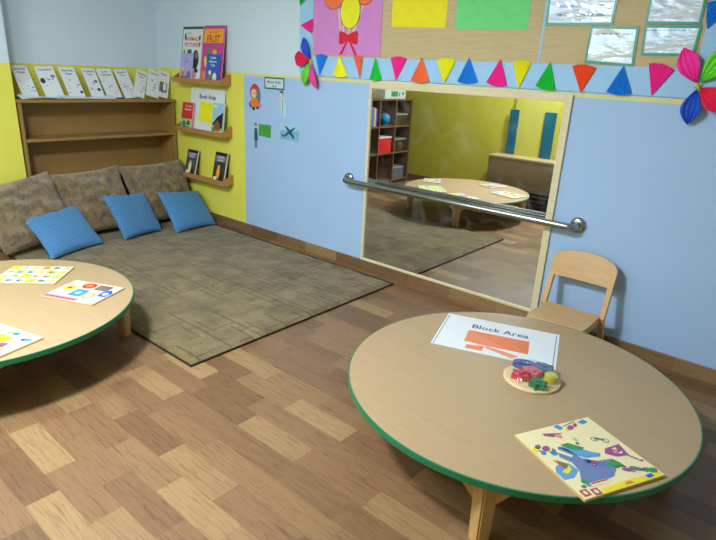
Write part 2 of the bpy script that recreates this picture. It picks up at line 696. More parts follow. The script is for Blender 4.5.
# ------------------------------------------------------------------ rug
RX0, RX1, RY0, RY1 = -1.33, 1.481, -1.809, -0.043
b = MB()
nx, ny = 150, 96
P = []
for i in range(nx + 1):
    row = []
    for j in range(ny + 1):
        x = RX0 + (RX1 - RX0) * i / nx
        y = RY0 + (RY1 - RY0) * j / ny
        e = min(i, nx - i, j, ny - j)
        z = 0.020 if e > 1 else (0.016 if e == 1 else 0.004)
        z += 0.004 * noise.noise((x * 9, y * 9, 0)) + 0.0025 * noise.noise((x * 40, y * 40, 3))
        if e <= 1:
            x += 0.004 * noise.noise((x * 30, y * 30, 7))
            y += 0.004 * noise.noise((x * 30, y * 30, 9))
        row.append((x, y, max(z, 0.003)))
    P.append(row)
b.grid(P, RUG)
rug = thing('rug', 'olive brown pile rug with carved maze lines lying in the reading corner', 'rug', (0, 0, 0))
b.build('pile', rug)
b = MB()
BIND = M('dark_binding', (44, 40, 30), 0.9)
for (x0, x1, y0, y1) in ((RX0, RX1, RY0 - .006, RY0), (RX0, RX1, RY1, RY1 + .006), (RX1, RX1 + .006, RY0 - .006, RY1 + .006)):
    b.box(x0, x1, y0, y1, 0.0, 0.012, BIND)
b.build('edge_binding', rug)

# ------------------------------------------------------------------ bookshelf in the alcove
bs = thing('bookshelf', 'low wooden bookshelf with empty shelves standing in the alcove behind brown pillows', 'bookshelf', (XL, -0.74, 0))
SW = 0.715
def part(name, parent, fn, **kw):
    mb = MB(); fn(mb); return mb.build(name, parent, **kw)
part('top', bs, lambda q: q.box(-.275, .012, -SW - .012, SW + .012, 1.136, 1.162, SHELFW, .003))
for s in (-1, 1):
    part('side_panel', bs, lambda q: q.box(-.27, 0, s * SW - (.026 if s > 0 else 0), s * SW + (.026 if s < 0 else 0), 0, 1.136, SHELFW, .002))
part('back_panel', bs, lambda q: q.box(-.272, -.262, -SW + .026, SW - .026, 0.06, 1.136, SHELFW))
for z in (0.455, 0.818):
    part('shelf', bs, lambda q: q.box(-.262, -.004, -SW + .0262, SW - .0262, z, z + .024, SHELFW, .002))
part('plinth', bs, lambda q: q.box(-.262, -.01, -SW + .026, SW - .026, 0.0, 0.08, SHELFW))

# ------------------------------------------------------------------ mirror with pine frame
mx0, mx1, mz0, mz1 = 1.13, 2.593, 0.111, 1.446
mir = thing('wall_mirror', 'large mirror in a pale wooden frame fixed low on the blue wall behind the rail', 'mirror', (0, 0, 0), WALL)
part('mirror_glass', mir, lambda q: q.box(mx0 + .015, mx1 - .015, mz0 + .012, mz1 - .015, 0.001, 0.006, MIRROR))
def fr(q):
    q.box(mx0, mx0 + .024, mz0, mz1, 0, .016, PINE, .002)
    q.box(mx1 - .042, mx1, mz0, mz1, 0, .016, PINE, .002)
    q.box(mx0 + .024, mx1 - .042, mz0, mz0 + .016, 0, .016, PINE, .002)
    q.box(mx0 + .024, mx1 - .042, mz1 - .042, mz1, 0, .016, PINE, .002)
part('frame', mir, fr)

# ------------------------------------------------------------------ grab rail
RY, RZ = -0.078, 0.722
gr_ = thing('grab_rail', 'long steel grab rail mounted across the front of the wall mirror', 'rail', (0, 0, RZ))
rx0, rx1 = 0.968, 2.746
path = [(rx0, -.002, 0.004), (rx0, -.035, 0.003)]
for k in range(1, 6):
    a = PI / 2 * k / 5
    path.append((rx0 + .04 * (1 - math.cos(a)), -.038 - .04 * math.sin(a), 0))
for k in range(5, 0, -1):
    a = PI / 2 * k / 5
    path.append((rx1 - .04 * (1 - math.cos(a)), -.038 - .04 * math.sin(a), 0))
path += [(rx1, -.035, 0.002), (rx1, -.002, 0.002)]
part('bar', gr_, lambda q: q.tube(path, 0.0205, CHROME, 20))
for xx in (rx0, rx1):
    fl = MB()
    fl.T = Matrix.Translation((xx, 0, 0.003)) @ Matrix.Rotation(PI / 2, 4, 'X')
    fl.lathe([(0.0, 0.0), (0.046, 0.0), (0.047, 0.006), (0.044, 0.014), (0.034, 0.02), (0.021, 0.022)], CHROME, 36)
    fl.build('wall_flange', gr_)


# ------------------------------------------------------------------ round tables
def make_table(label, cx, cy, leg_deg):
    t = thing('round_table', label, 'table', (cx, cy, 0), (0, 0, 0), None)
    r, zt, th = 0.713, 0.2923, 0.025
    q = MB()
    q.lathe([(0, zt), (r - .006, zt), (r - .006, zt - th), (0, zt - th)], BEECH, 128, False)
    q.build('tabletop', t)
    q = MB()
    q.lathe([(r - .006, zt), (r - .001, zt), (r, zt - .002), (r, zt - th + .002), (r - .001, zt - th), (r - .006, zt - th)], GREEN_EDGE, 128, False)
    q.build('edge_band', t)
    for k in range(4):
        a = math.radians(leg_deg) + k * PI / 2
        q = MB()
        q.T = Matrix.Rotation(a, 4, 'Z') @ Matrix.Translation((0.645, 0, 0)) @ Matrix.Rotation(PI / 4, 4, 'Z')
        w0, w1 = 0.027, 0.033
        vs = [(-w0, -w0, 0), (w0, -w0, 0), (w0, w0, 0), (-w0, w0, 0), (-w1, -w1, zt - th), (w1, -w1, zt - th), (w1, w1, zt - th), (-w1, w1, zt - th)]
        bm = bmesh.new()
        bv = [bm.verts.new(v) for v in vs]
        for f in [(0, 3, 2, 1), (4, 5, 6, 7), (0, 1, 5, 4), (1, 2, 6, 5), (2, 3, 7, 6), (3, 0, 4, 7)]:
            bm.faces.new([bv[i] for i in f])
        bmesh.ops.bevel(bm, geom=[e for e in bm.edges if abs(e.verts[0].co.z - e.verts[1].co.z) > .1], offset=.006, segments=2, affect='EDGES')
        q.bm(bm, BEECHV)
        lg = q.build('leg', t)
        q = MB()
        q.T = Matrix.Rotation(a, 4, 'Z') @ Matrix.Translation((0.645, 0, 0)) @ Matrix.Rotation(PI / 2, 4, 'X')
        for s in (-1, 1):
            # wedge running along the rim from the leg, under the top
            q.T = Matrix.Rotation(a, 4, 'Z') @ Matrix.Translation((0.645, 0, 0)) @ Matrix.Rotation(s * 1.72, 4, 'Z') @ Matrix.Rotation(PI / 2, 4, 'X')
            q.prism([(.027, zt - th - .0005), (.16, zt - th - .0005), (.16, zt - th - .012), (.085, zt - th - .045), (.027, zt - th - .11)], -.012, .012, BEECHV)
        q.build('bracket', lg)
    return t


make_table('round beech low table with green edge, nearest, holding the Block Area sign', 2.969, -1.191, -71.6)
make_table('round beech low table with green edge beside the rug and cushions at left', 0.650, -2.458, 67.5)

# ------------------------------------------------------------------ small chair
ch = thing('child_chair', 'small beech plywood child chair standing between the round table and the blue wall', 'chair', (2.845, -.018, 0))
def seat(q):
    n = 14
    top = []
    prof = [(-.115, .272), (-.16, .268), (-.24, .265), (-.33, .266), (-.38, .268), (-.41, .264), (-.428, .252), (-.436, .236)]
    for s in range(n + 1):
        u = -1 + 2 * s / n
        row = []
        for k, (y, z) in enumerate(prof):
            w = .158 if k < 5 else .158 - .006 * (k - 4)
            row.append((u * w, y, z - .006 * (1 - u * u)))
        top.append(row)
    q.grid(top, CHAIRW)
    low = [[(p[0], p[1], p[2] - .013) if k < 5 else (p[0], p[1] + .012, p[2] - .004) for k, p in enumerate(r)] for r in top]
    q.grid([r[::-1] for r in low], CHAIRW)
    def strip(A, B):
        q.add([tuple(p) for p in A] + [tuple(p) for p in B], [(i, i + 1, len(A) + i + 1, len(A) + i) for i in range(len(A) - 1)], CHAIRW)
    strip(top[0], low[0]); strip(low[-1], top[-1])
    strip([r[0] for r in low], [r[0] for r in top]); strip([r[-1] for r in top], [r[-1] for r in low])
part('seat', ch, seat)
def back(q):
    n, mrows = 22, 10
    def out(u, v):
        # rounded top corners
        w = .184
        bot = .432
        topz = .590 - .046 * abs(u) ** 2.8
        if abs(u) > .9:
            bot += .010 * ((abs(u) - .9) / .1) ** 2
            topz -= .012 * ((abs(u) - .9) / .1) ** 2
        z = bot + (topz - bot) * v
        y = -.094 + .014 * (1 - u * u) + (z - .43) * .28
        return (u * w, y, z)
    F = [[out(-1 + 2 * i / n, j / mrows) for j in range(mrows + 1)] for i in range(n + 1)]
    B = [[(p[0], p[1] + .013, p[2]) for p in r] for r in F]
    q.grid(F, CHAIRW); q.grid([r for r in B[::-1]], CHAIRW)
    def strip(A, Bq):
        q.add([tuple(p) for p in A] + [tuple(p) for p in Bq], [(i, i + 1, len(A) + i + 1, len(A) + i) for i in range(len(A) - 1)], CHAIRW)
    strip(B[0], F[0]); strip(F[-1], B[-1]); strip([r[0] for r in F], [r[0] for r in B]); strip([r[-1] for r in B], [r[-1] for r in F])
part('backrest', ch, back)
def legbox(q, pts, wx, wy):
    """bent flat leg: list of (x,y,z) centre points"""
    vs, fs = [], []
    for x, y, z in pts:
        vs += [(x - wx, y - wy, z), (x + wx, y - wy, z), (x + wx, y + wy, z), (x - wx, y + wy, z)]
    for i in range(len(pts) - 1):
        for k in range(4):
            k2 = (k + 1) % 4
            fs.append((i * 4 + k, i * 4 + k2, i * 4 + 4 + k2, i * 4 + 4 + k))
    L = 4 * (len(pts) - 1)
    fs += [(3, 2, 1, 0), (L, L + 1, L + 2, L + 3)]
    q.add(vs, fs, CHAIRW)
for s in (-1, 1):
    part('leg', ch, lambda q: legbox(q, [(s * .172, -.035, 0), (s * .171, -.085, .13), (s * .170, -.124, .262), (s * .169, -.078, .41), (s * .168, -.046, .51)], .0145, .016))
    part('leg', ch, lambda q: legbox(q, [(s * .150, -.420, 0), (s * .150, -.395, .14), (s * .150, -.372, .2505)], .012, .016))
    part('side_rail', ch, lambda q: q.box(s * .150 - .011, s * .150 + .011, -.40, -.122, .222, .2515, CHAIRW, .003))
part('cross_rail', ch, lambda q: q.box(-.16, .16, -.136, -.116, .222, .2515, CHAIRW, .003))


# ------------------------------------------------------------------ cushions
def cushion(name, TL, TR, BR, BL, T, mt, label, cat, group, wob=0.0, n=30, pull=0.035, toward=(1, -.3, .3)):
    TL, TR, BR, BL = (Vector(p) for p in (TL, TR, BR, BL))
    org = Vector(((BL.x + BR.x) / 2, (BL.y + BR.y) / 2, 0.022))
    nrm = (TR - BL).cross(TL - BR).normalized()
    if nrm.dot(Vector(toward)) < 0:
        nrm = -nrm
    q = MB()
    cen = (TL + TR + BR + BL) / 4
    for side in (1, -1):
        P = []
        for i in range(n + 1):
            row = []
            s = i / n
            for j in range(n + 1):
                t = j / n
                p = BL * (1 - s) * (1 - t) + BR * s * (1 - t) + TR * s * t + TL * (1 - s) * t
                es, et = 4 * s * (1 - s), 4 * t * (1 - t)
                # edges pull in between the corners
                ds, dt = (s - .5) * 2, (t - .5) * 2
                p = p - (BR - BL) * (pull * ds ** 3 * et) - (TL - BL) * (pull * dt ** 3 * es)
                h = T * (max(es, 0) ** .36) * (max(et, 0) ** .36)
                h *= 1 + wob * noise.noise((p.x * 7, p.y * 7, p.z * 7 + side * 5))
                if wob and side > 0:
                    h += wob * .06 * min(1, 3 * es * et) * noise.noise((p.x * 16, p.y * 16, p.z * 16))
                p = p + nrm * h * side
                p.z = max(p.z, 0.025)
                row.append(tuple(p - org))
            P.append(row)
        if side < 0:
            P = P[::-1]
        o = len(q.v)
        q.grid(P, mt)
        for i in range(n + 1):
            for j in range(n + 1):
                q.uv[o + i * (n + 1) + j] = (i / n, j / n)
    ob = q.build(name, None, org)
    tag(ob, label, cat, group)
    return ob


g = 'brown pillows leaning on the bookshelf'
cushion('floor_pillow', (-1.17, -2.0, .51), (-1.255, -1.335, .59), (-.985, -1.235, .06), (-.83, -1.88, .055), .10, PLUSH,
        'big brown velvet pillow at the far left, beside the yellow wall', 'pillow', g, .45)
cushion('floor_pillow', (-1.265, -1.355, .555), (-1.265, -.715, .585), (-1.0, -.69, .05), (-1.0, -1.26, .055), .10, PLUSH,
        'big brown velvet pillow in the middle of the three against the bookshelf', 'pillow', g, .45)
cushion('floor_pillow', (-1.265, -.715, .575), (-1.265, -.04, .585), (-1.0, -.04, .05), (-1.0, -.69, .05), .10, PLUSH,
        'big brown velvet pillow nearest the room corner under the book ledges', 'pillow', g, .45)
g = 'blue cushions in front of the brown pillows'
cushion('throw_cushion', (-.955, -1.683, .280), (-1.12, -1.194, .305), (-.765, -1.155, .035), (-.590, -1.648, .035), .065, KNIT,
        'blue waffle cushion leaning on the leftmost brown pillow, closest to the round table', 'cushion', g)
cushion('throw_cushion', (-.868, -1.077, .412), (-1.08, -.578, .345), (-.812, -.568, .03), (-.723, -.982, .03), .06, KNIT,
        'middle blue waffle cushion leaning between two brown pillows', 'cushion', g)
cushion('throw_cushion', (-.887, -.555, .375), (-.995, -.038, .308), (-.675, -.062, .03), (-.640, -.530, .03), .06, KNIT,
        'blue waffle cushion nearest the book ledges and the wall corner', 'cushion', g)


# ------------------------------------------------------------------ picture helpers (local xy, small z steps)
def words(q, x0, x1, y, h, z, mt, n=4, seed=0):
    """a line of tiny unreadable printed words"""
    rnd = random.Random(seed)
    x = x0
    L = (x1 - x0)
    while x < x1 - .02 * L:
        w = L / n * rnd.uniform(.5, .95)
        q.rect(x, y - h / 2, min(x + w, x1), y + h / 2, z, z + .0004, mt)
        x += w + L * .035


def book(name, label, group, loc, rot, w, h, t, cover_mt, art, cat='book', spine=None):
    """lies in local xy, cover up (+z); origin at the middle of the bottom edge"""
    k = thing(name, label, cat, loc, rot, group)
    q = MB()
    q.rect(-w / 2, 0, w / 2, h, 0, .0012, cover_mt)
    q.rect(-w / 2, 0, w / 2, h, t - .0012, t, cover_mt)
    q.rect(-w / 2 - .0008, 0, -w / 2 + .0006, h, 0, t, spine or cover_mt)
    art(q, w, h, t)
    q.build('cover', k)
    part('pages', k, lambda p: p.box(-w / 2 + .0007, w / 2 - .003, .003, h - .003, .0013, t - .0013, PAGES))
    return k


def star(q, cx, cy, r, z0, z1, mt, n=5, k=.5, rot=0.0):
    pts = []
    for i in range(2 * n):
        a = rot + PI / 2 + PI * i / n
        rr = r if i % 2 == 0 else r * k
        pts.append((cx + rr * math.cos(a), cy + rr * math.sin(a)))
    q.prism(pts, z0, z1, mt)


# ------------------------------------------------------------------ wall ledges and leaning books
def ledge(label, z):
    k = thing('book_ledge', label, 'shelf', (-0.845, 0, z), (0, 0, 0), 'book ledges on the yellow wall')
    hw, d = 0.377, 0.120
    part('board', k, lambda q: q.box(-hw, hw, -d, 0, 0, .016, LEDGEW, .002))
    part('front_lip', k, lambda q: q.box(-hw, hw, -d, -d + .014, .016, .044, LEDGEW, .002))
    for s in (-1, 1):
        q = MB()
        q.T = Matrix.Translation((s * (hw - .008), 0, 0)) @ Matrix.Rotation(PI / 2, 4, 'Z') @ Matrix.Rotation(PI / 2, 4, 'X')
        q.prism([(-d + .0142, .0162), (0, .0162), (0, .098), (-.012, .098), (-d + .0142, .045)], -.008, .008, LEDGEW)
        q.build('end_panel', k)
    return k


LZ = [1.334, 0.884, 0.441]
ledge('top wooden book ledge on the yellow wall, holding tall picture books', LZ[0])
ledge('middle wooden book ledge on the yellow wall, holding the Book Area sheet', LZ[1])
ledge('bottom wooden book ledge on the yellow wall, holding two dark books', LZ[2])


def lean(xb, zl, y0=-0.066, top_y=-0.014, h=.43, roll=0.0):
    """location / rotation of a book standing on a ledge and leaning back on the wall"""
    a = math.acos(max(-1, min(1, (top_y - y0) / h)))
    return (xb, y0, zl + .0165), (a, roll, 0)


def c(name, rgb):
    return M('print_' + name, rgb, 0.45, 0.03)


DKG = c('dark_green', (24, 92, 70))
MAG = c('magenta', (206, 60, 150))
AMB = c('amber', (250, 176, 30))
LAV = c('lavender', (184, 174, 226))
RBL = c('royal_blue', (40, 92, 190))
CRED = c('red', (214, 52, 52))
CGRN = c('green', (60, 150, 80))
CYEL = c('yellow', (238, 218, 50))
CORG = c('orange', (236, 130, 60))
CPNK = c('pink', (232, 130, 160))
CBRN = c('brown', (140, 92, 62))
CBLU = c('blue', (70, 140, 210))
CSKY = c('pale_blue', (160, 204, 236))
CGRY = c('grey', (112, 118, 128))
CCRM = c('cream', (240, 230, 190))
CBLK = c('black', (30, 32, 36))
CTEAL = c('teal', (40, 130, 140))
SKIN = c('skin', (240, 200, 172))
CPUR = c('purple', (150, 84, 140))
CLGR = c('light_green', (160, 214, 130))


def art_animals(q, w, h, t):
    z = t
    q.rect(-w / 2, h - .022, w / 2, h, z, z + .0004, DKG)
    q.rect(-w / 2, 0, -w / 2 + .008, h, z, z + .0004, DKG)
    q.text('ANIMALS', 0, h - .105, .034, z + .0005, CRED, .02, width=w * .70)
    q.text('PICTURES', 0, h - .155, .034, z + .0005, CRED, .02, width=w * .74)
    q.oval(-.05, h - .055, .035, .008, z, z + .0004, CLGR)
    # zebra-like, dark and pale animal shapes
    q.oval(.07, h * .40, .05, .085, z, z + .0004, CBLK)
    q.oval(.085, h * .48, .026, .03, z + .0004, z + .0008, CGRY)
    q.oval(-.03, h * .53, .036, .03, z, z + .0004, CGRY)
    for i in range(5):
        q.rect(-.055 + i * .012, h * .48, -.050 + i * .012, h * .58, z + .0004, z + .0008, CBLK)
    q.oval(-.115, h * .52, .014, .03, z, z + .0004, CGRN)
    q.oval(-.11, h * .82, .012, .03, z, z + .0004, CBLK)
    q.oval(.115, h * .80, .012, .022, z, z + .0004, CBLK)
    q.oval(.118, h * .68, .010, .022, z, z + .0004, CBRN)
    q.oval(.05, h * .12, .05, .035, z, z + .0004, CPNK)
    q.oval(.09, h * .2, .03, .02, z, z + .0004, CBLK)


def art_fruit(q, w, h, t):
    z = t
    q.rect(-w / 2 + .012, h * .70, w / 2 - .012, h - .026, z, z + .0004, AMB)
    q.text('MY FIRST', 0, h * .885, .018, z + .0005, CRED, .01, width=w * .42)
    q.text('FRUIT', 0, h * .775, .062, z + .0005, CRED, .03, width=w * .62)
    # pineapple, banana, berries, apple
    q.oval(.03, h * .50, .032, .045, z, z + .0004, AMB)
    for a in (-.5, 0, .5):
        q.oval(.03 + .02 * math.sin(a), h * .50 + .058, .007, .022, z, z + .0004, CGRN, 12, -a)
    q.oval(-.06, h * .5, .028, .055, z, z + .0004, CGRN)
    q.oval(-.09, h * .36, .022, .05, z, z + .0004, CYEL, 20, .3)
    q.oval(-.05, h * .28, .03, .03, z + .0004, z + .0007, CRED)
    q.oval(-.09, h * .12, .05, .045, z, z + .0004, CORG)
    q.oval(-.03, h * .07, .028, .026, z + .0004, z + .0007, CRED)
    q.oval(.10, h * .30, .03, .03, z, z + .0004, CPUR)
    q.oval(.12, h * .46, .018, .022, z, z + .0004, CLGR)


def art_lav(q, w, h, t):
    z = t
    q.text('One', 0, h * .80, .014, z + .0004, RBL, .02, width=w * .2)
    q.text('Night', 0, h * .70, .014, z + .0004, RBL, .02, width=w * .3)
    q.oval(-.05, h * .3, .028, .04, z, z + .0004, CORG)
    q.oval(-.05, h * .42, .016, .018, z + .0004, z + .0007, SKIN)
    q.oval(-.06, h * .12, .03, .02, z, z + .0004, CRED)
    q.oval(.045, h * .2, .03, .045, z, z + .0004, CGRY)
    q.oval(0, h * .12, .03, .018, z, z + .0004, CTEAL)


def art_blue(q, w, h, t):
    z = t
    for i, (s, ww) in enumerate((('Little', .40), ('Mouse', .52), ('Tale', .34))):
        q.text(s, -.005, h * (.88 - .13 * i), .020, z + .0004, WHITE, .02, width=w * ww)
    q.oval(-.04, h * .25, .035, .045, z, z + .0004, CGRY)
    q.oval(-.04, h * .36, .02, .02, z + .0004, z + .0007, CCRM)
    q.oval(.03, h * .2, .028, .04, z, z + .0004, CCRM)
    q.oval(0, h * .06, .06, .02, z, z + .0004, CBRN)


gk = 'books on the wall ledges'
l, r_ = lean(-0.972, LZ[0], -.084, -.012, .478)
book('picture_book', 'tall white animal picture book with green top edge on the top ledge', gk, l, r_, .312, .478, .010, c('white_cover', (226, 230, 228)), art_animals)
l, r_ = lean(-0.650, LZ[0], -.084, -.012, .484)
book('picture_book', 'tall magenta FRUIT book with orange title panel on the top ledge', gk, l, r_, .306, .484, .010, MAG, art_fruit)
l, r_ = lean(-1.022, LZ[0], -.0975, -.060, .25)
book('picture_book', 'small lavender book standing in front of the animal picture book', gk, l, r_, .195, .245, .006, LAV, art_lav)
l, r_ = lean(-0.614, LZ[0], -.0975, -.060, .25)
book('picture_book', 'small royal blue book standing in front of the magenta FRUIT book', gk, l, r_, .20, .245, .006, RBL, art_blue)


# Book Area sheet with a torn-edge yellow paper stuck on it
l, r_ = lean(-0.800, LZ[1], -.070, -.004, .402)
k = thing('area_sheet', 'white sheet headed Book Area leaning on the middle ledge', 'sign', l, r_)
def sheet(q):
    q.rect(-.265, 0, .260, .400, 0, .0015, WHITE)
    q.text('Book Area', .0, .325, .042, .0018, BLACK, .02, width=.25)
part('sheet', k, sheet)
yp = MB()
rnd = random.Random(4)
pts = []
for (x0, y0), (x1, y1) in (((-.115, .10), (.115, .085)), ((.115, .085), (.125, .272)), ((.125, .272), (-.105, .285)), ((-.105, .285), (-.115, .10))):
    for s in range(6):
        pts.append((x0 + (x1 - x0) * s / 6 + rnd.uniform(-.004, .004), y0 + (y1 - y0) * s / 6 + rnd.uniform(-.004, .004)))
yp.prism(pts, .0016, .0024, YELLOW)
yp.build('yellow_paper', k)


def art_red(q, w, h, t):
    z = t
    q.rect(-w / 2, 0, w / 2, h * .40, z, z + .0003, CLGR)
    q.text('The Red', .01, h * .87, .018, z + .0005, WHITE, .01, width=w * .55)
    q.text('Rooster', .01, h * .75, .018, z + .0005, WHITE, .01, width=w * .6)
    q.oval(-.02, h * .52, .022, .014, z + .0003, z + .0007, CRED)
    q.oval(-.04, h * .2, .03, .03, z + .0003, z + .0006, CTEAL)
    q.oval(.03, h * .25, .03, .024, z + .0003, z + .0006, CBRN)
    q.oval(.0, h * .08, .05, .012, z + .0006, z + .0009, CBLK)


def art_land(q, w, h, t):
    z = t
    q.rect(-w / 2, 0, w / 2, h * .42, z, z + .0003, CLGR)
    q.prism([(-w / 2, h * .3), (-.01, h * .55), (w / 2, h * .72), (w / 2, h * .2)], z + .0003, z + .0005, CBLK)
    q.prism([(-.045, h * .12), (.045, h * .12), (.045, h * .34), (0, h * .46), (-.045, h * .34)], z + .0005, z + .0008, CBRN)
    q.rect(-.012, h * .12, .014, h * .27, z + .0008, z + .0011, CRED)
    q.oval(-.05, h * .15, .025, .02, z + .0008, z + .001, CGRN)
    q.oval(-.04, h * .9, .03, .012, z, z + .0003, WHITE)


def art_dark(fig, fig2):
    def f(q, w, h, t):
        z = t
        q.rect(-w / 2 + .008, h * .68, w / 2 - .008, h * .90, z, z + .0003, CGRY)
        q.text('LONG', 0, h * .84, .018, z + .0005, WHITE, .02, width=w * .6)
        q.text('AGO', 0, h * .74, .018, z + .0005, WHITE, .02, width=w * .5)
        q.rect(-w / 2 + .008, .006, w / 2 - .008, h * .64, z, z + .0003, fig2)
        q.oval(-.01, h * .32, .024, .06, z + .0003, z + .0006, fig)
        q.oval(-.01, h * .52, .014, .016, z + .0006, z + .0009, SKIN)
        q.oval(.035, h * .2, .022, .04, z + .0003, z + .0006, CBLK)
        q.oval(-.045, h * .12, .025, .02, z + .0003, z + .0006, CCRM)
    return f


l, r_ = lean(-1.062, LZ[1], -.086, -.043, .255, 0.0)
book('picture_book', 'small red and green book at the left end of the middle ledge', gk, l, r_, .175, .255, .014, CRED, art_red)
l, r_ = lean(-0.575, LZ[1], -.080, -.041, .278, 0.0)
book('picture_book', 'small landscape covered book with thick white pages on the middle ledge', gk, l, r_, .152, .278, .022, CSKY, art_land)
l, r_ = lean(-1.045, LZ[2], -.082, -.018, .25, 0.0)
book('picture_book', 'dark covered small book at the left of the bottom ledge', gk, l, r_, .165, .25, .02, CBLK, art_dark(CCRM, c('slate', (84, 92, 84))))
l, r_ = lean(-0.585, LZ[2], -.082, -.018, .28, 0.0)
book('picture_book', 'black covered small book at the right end of the bottom ledge', gk, l, r_, .17, .28, .022, CBLK, art_dark(AMB, c('umber', (70, 56, 48))))

# ------------------------------------------------------------------ cards standing on the bookshelf
CARDS = [
    # y bottom-left, y bottom-right, tilt, lines, label
    (-1.365, -1.240, .12, ('Animals', 'Class'), 'white card headed Animals Class at the far left end of the bookshelf top'),
    (-1.185, -1.030, .12, ('Transition',), 'wide white card headed Transition, second from the left on the bookshelf top'),
    (-0.990, -0.850, .12, ('Planning', 'Class'), 'white card headed Planning Class, third from the left on the bookshelf top'),
    (-0.790, -0.668, .10, ('Greeting', 'Time'), 'white card headed Greeting Time with two dark dots, mid bookshelf top'),
    (-0.648, -0.505, .15, ('Story', 'Collection'), 'white card headed Story Collection, left of the one headed Playful Time'),
    (-0.482, -0.352, .13, ('Playful', 'Time'), 'white card headed Playful Time just left of the bare yellow gap'),
    (-0.425, -0.315, -.36, ('Singing', 'Time'), 'white card tilted right, first after the bare yellow gap'),
    (-0.302, -0.170, -.35, ('Outdoor Play',), 'white card tilted right, second from the right end of the bookshelf top'),
    (-0.205, -0.077, -.32, ('Poems',), 'white card with a dark picture tilted right, nearest the wall corner'),
]
for i, (ya, yb, tilt, lines, lab) in enumerate(CARDS):
    right = i >= 6
    xb, xt = (-1.395, -1.435) if right else (-1.455, -1.595)
    w = yb - ya
    zt = 1.414
    dz = zt - 1.164
    hh = math.hypot(dz, xb - xt) if not right else .25
    tip = math.atan2(xb - xt, dz)
    piv = ya if not right else yb
    k = thing('picture_card', lab, 'card', (xb + (i % 3 * .004 if not right else (i - 7) * .012), (ya + yb) / 2, 1.1645), (0, 0, 0), 'white cards on the bookshelf')
    q = MB()
    # local x -> +y (right), local y -> up, local z -> +x (front)
    base_m = Matrix(((0, 0, 1, 0), (1, 0, 0, 0), (0, 1, 0, 0), (0, 0, 0, 1)))
    q.T = Matrix.Rotation(-tip, 4, 'Y') @ base_m @ Matrix.Shear('XZ', 4, (0, 0)) if False else Matrix.Rotation(-tip, 4, 'Y') @ base_m
    rz = Matrix.Rotation(tilt * (.9 if right else .55), 4, 'Z')
    lift = abs(math.sin(tilt * (.9 if right else .55))) * w / 2
    q.T = q.T @ Matrix.Translation((0, lift, 0)) @ rz
    q.rect(-w / 2, 0, w / 2, hh, 0, .003, WHITE)
    z = .0032
    for li, s in enumerate(lines):
        q.text(s, 0, hh - .028 - li * .030, .019, z, INK, .015, width=min(w * .72, .012 * len(s)))
    rnd = random.Random(50 + i)
    for s in range(7):
        q.oval(rnd.uniform(-.38, .38) * w, rnd.uniform(.16, .62) * hh, rnd.uniform(.006, .018), rnd.uniform(.003, .006), z, z + .0004, GREYINK if s % 2 else c('faint_blue', (190, 206, 224)), 14, rnd.uniform(-1, 1))
    if i == 1:
        q.oval(-.05, hh * .55, .02, .024, z, z + .0006, INK)
        q.oval(.045, hh * .68, .018, .014, z, z + .0006, GREYINK)
    if i == 2:
        q.oval(.05, hh * .18, .013, .013, z, z + .0006, INK)
    if i == 3:
        q.oval(.03, hh * .55, .013, .013, z, z + .0006, INK)
        q.oval(.03, hh * .28, .015, .015, z, z + .0006, INK)
    if i == 8:
        q.rect(-.035, hh * .20, .045, hh * .58, z, z + .0006, CGRY)
        q.oval(.02, hh * .42, .018, .04, z + .0006, z + .001, WHITE)
    q.build('sheet', k)
    if right is False:
        q = MB()
        q.T = Matrix.Rotation(-tip, 4, 'Y') @ base_m @ Matrix.Translation((0, lift, 0)) @ rz
        q.rect(-w / 2 + .004, .004, w / 2 - .004, hh - .004, -.003, -.0005, PAGES)
        q.build('backing', k)

# loose papers lying along the front of the bookshelf top
for (y0, y1, z1, seed, lab) in ((-1.42, -1.10, .030, 1, 'loose curled white paper lying at the left end of the bookshelf top'),
                                (-1.09, -.62, .030, 2, 'long loose white paper lying in front of the middle cards on the bookshelf')):
    q = MB()
    P = []
    for i in range(13):
        row = []
        u = i / 12
        for j in range(7):
            v = j / 6
            x = -1.450 + .095 * v
            zz = .004 + z1 * (1 - v) ** 1.3 * (.7 + .3 * math.sin(u * 5 + seed)) + (.010 * math.sin(u * PI) * v if seed == 1 else .004 * v * (1 - u))
            row.append((x - XL, y0 + (y1 - y0) * u - (y0 + y1) / 2 + .01 * v, zz))
        P.append(row)
    q.grid([r for r in P], WHITE)
    q.grid([[(p[0], p[1], p[2] - .0015) for p in r] for r in P[::-1]], WHITE)
    tag(q.build('loose_sheet', None, (XL, (y0 + y1) / 2, 1.1622)), lab, 'paper', 'loose papers on the bookshelf')

# ------------------------------------------------------------------ cut-outs on the blue wall
Z0 = .0004
def wallthing(name, label, cat, x, z, y=-0.0003, group=None):
    return thing(name, label, cat, (x, y, z), WALL, group)


gc = 'paper cut-outs on the blue wall'
k = wallthing('wall_sign', 'small white sign with a dark green border above the paper cut-outs', 'sign', .104, 1.384)
def sg(q):
    q.rect(-.122, -.047, .122, .047, 0, .0015, DKG)
    q.rect(-.110, -.036, .110, .036, .0015, .002, M('pale_sign', (206, 226, 236), .5))
    q.text('Multi skills', 0, .010, .022, .0022, INK, .01, width=.17)
    q.text('Club', 0, -.021, .020, .0022, INK, .01, width=.055)
part('panel', k, sg)

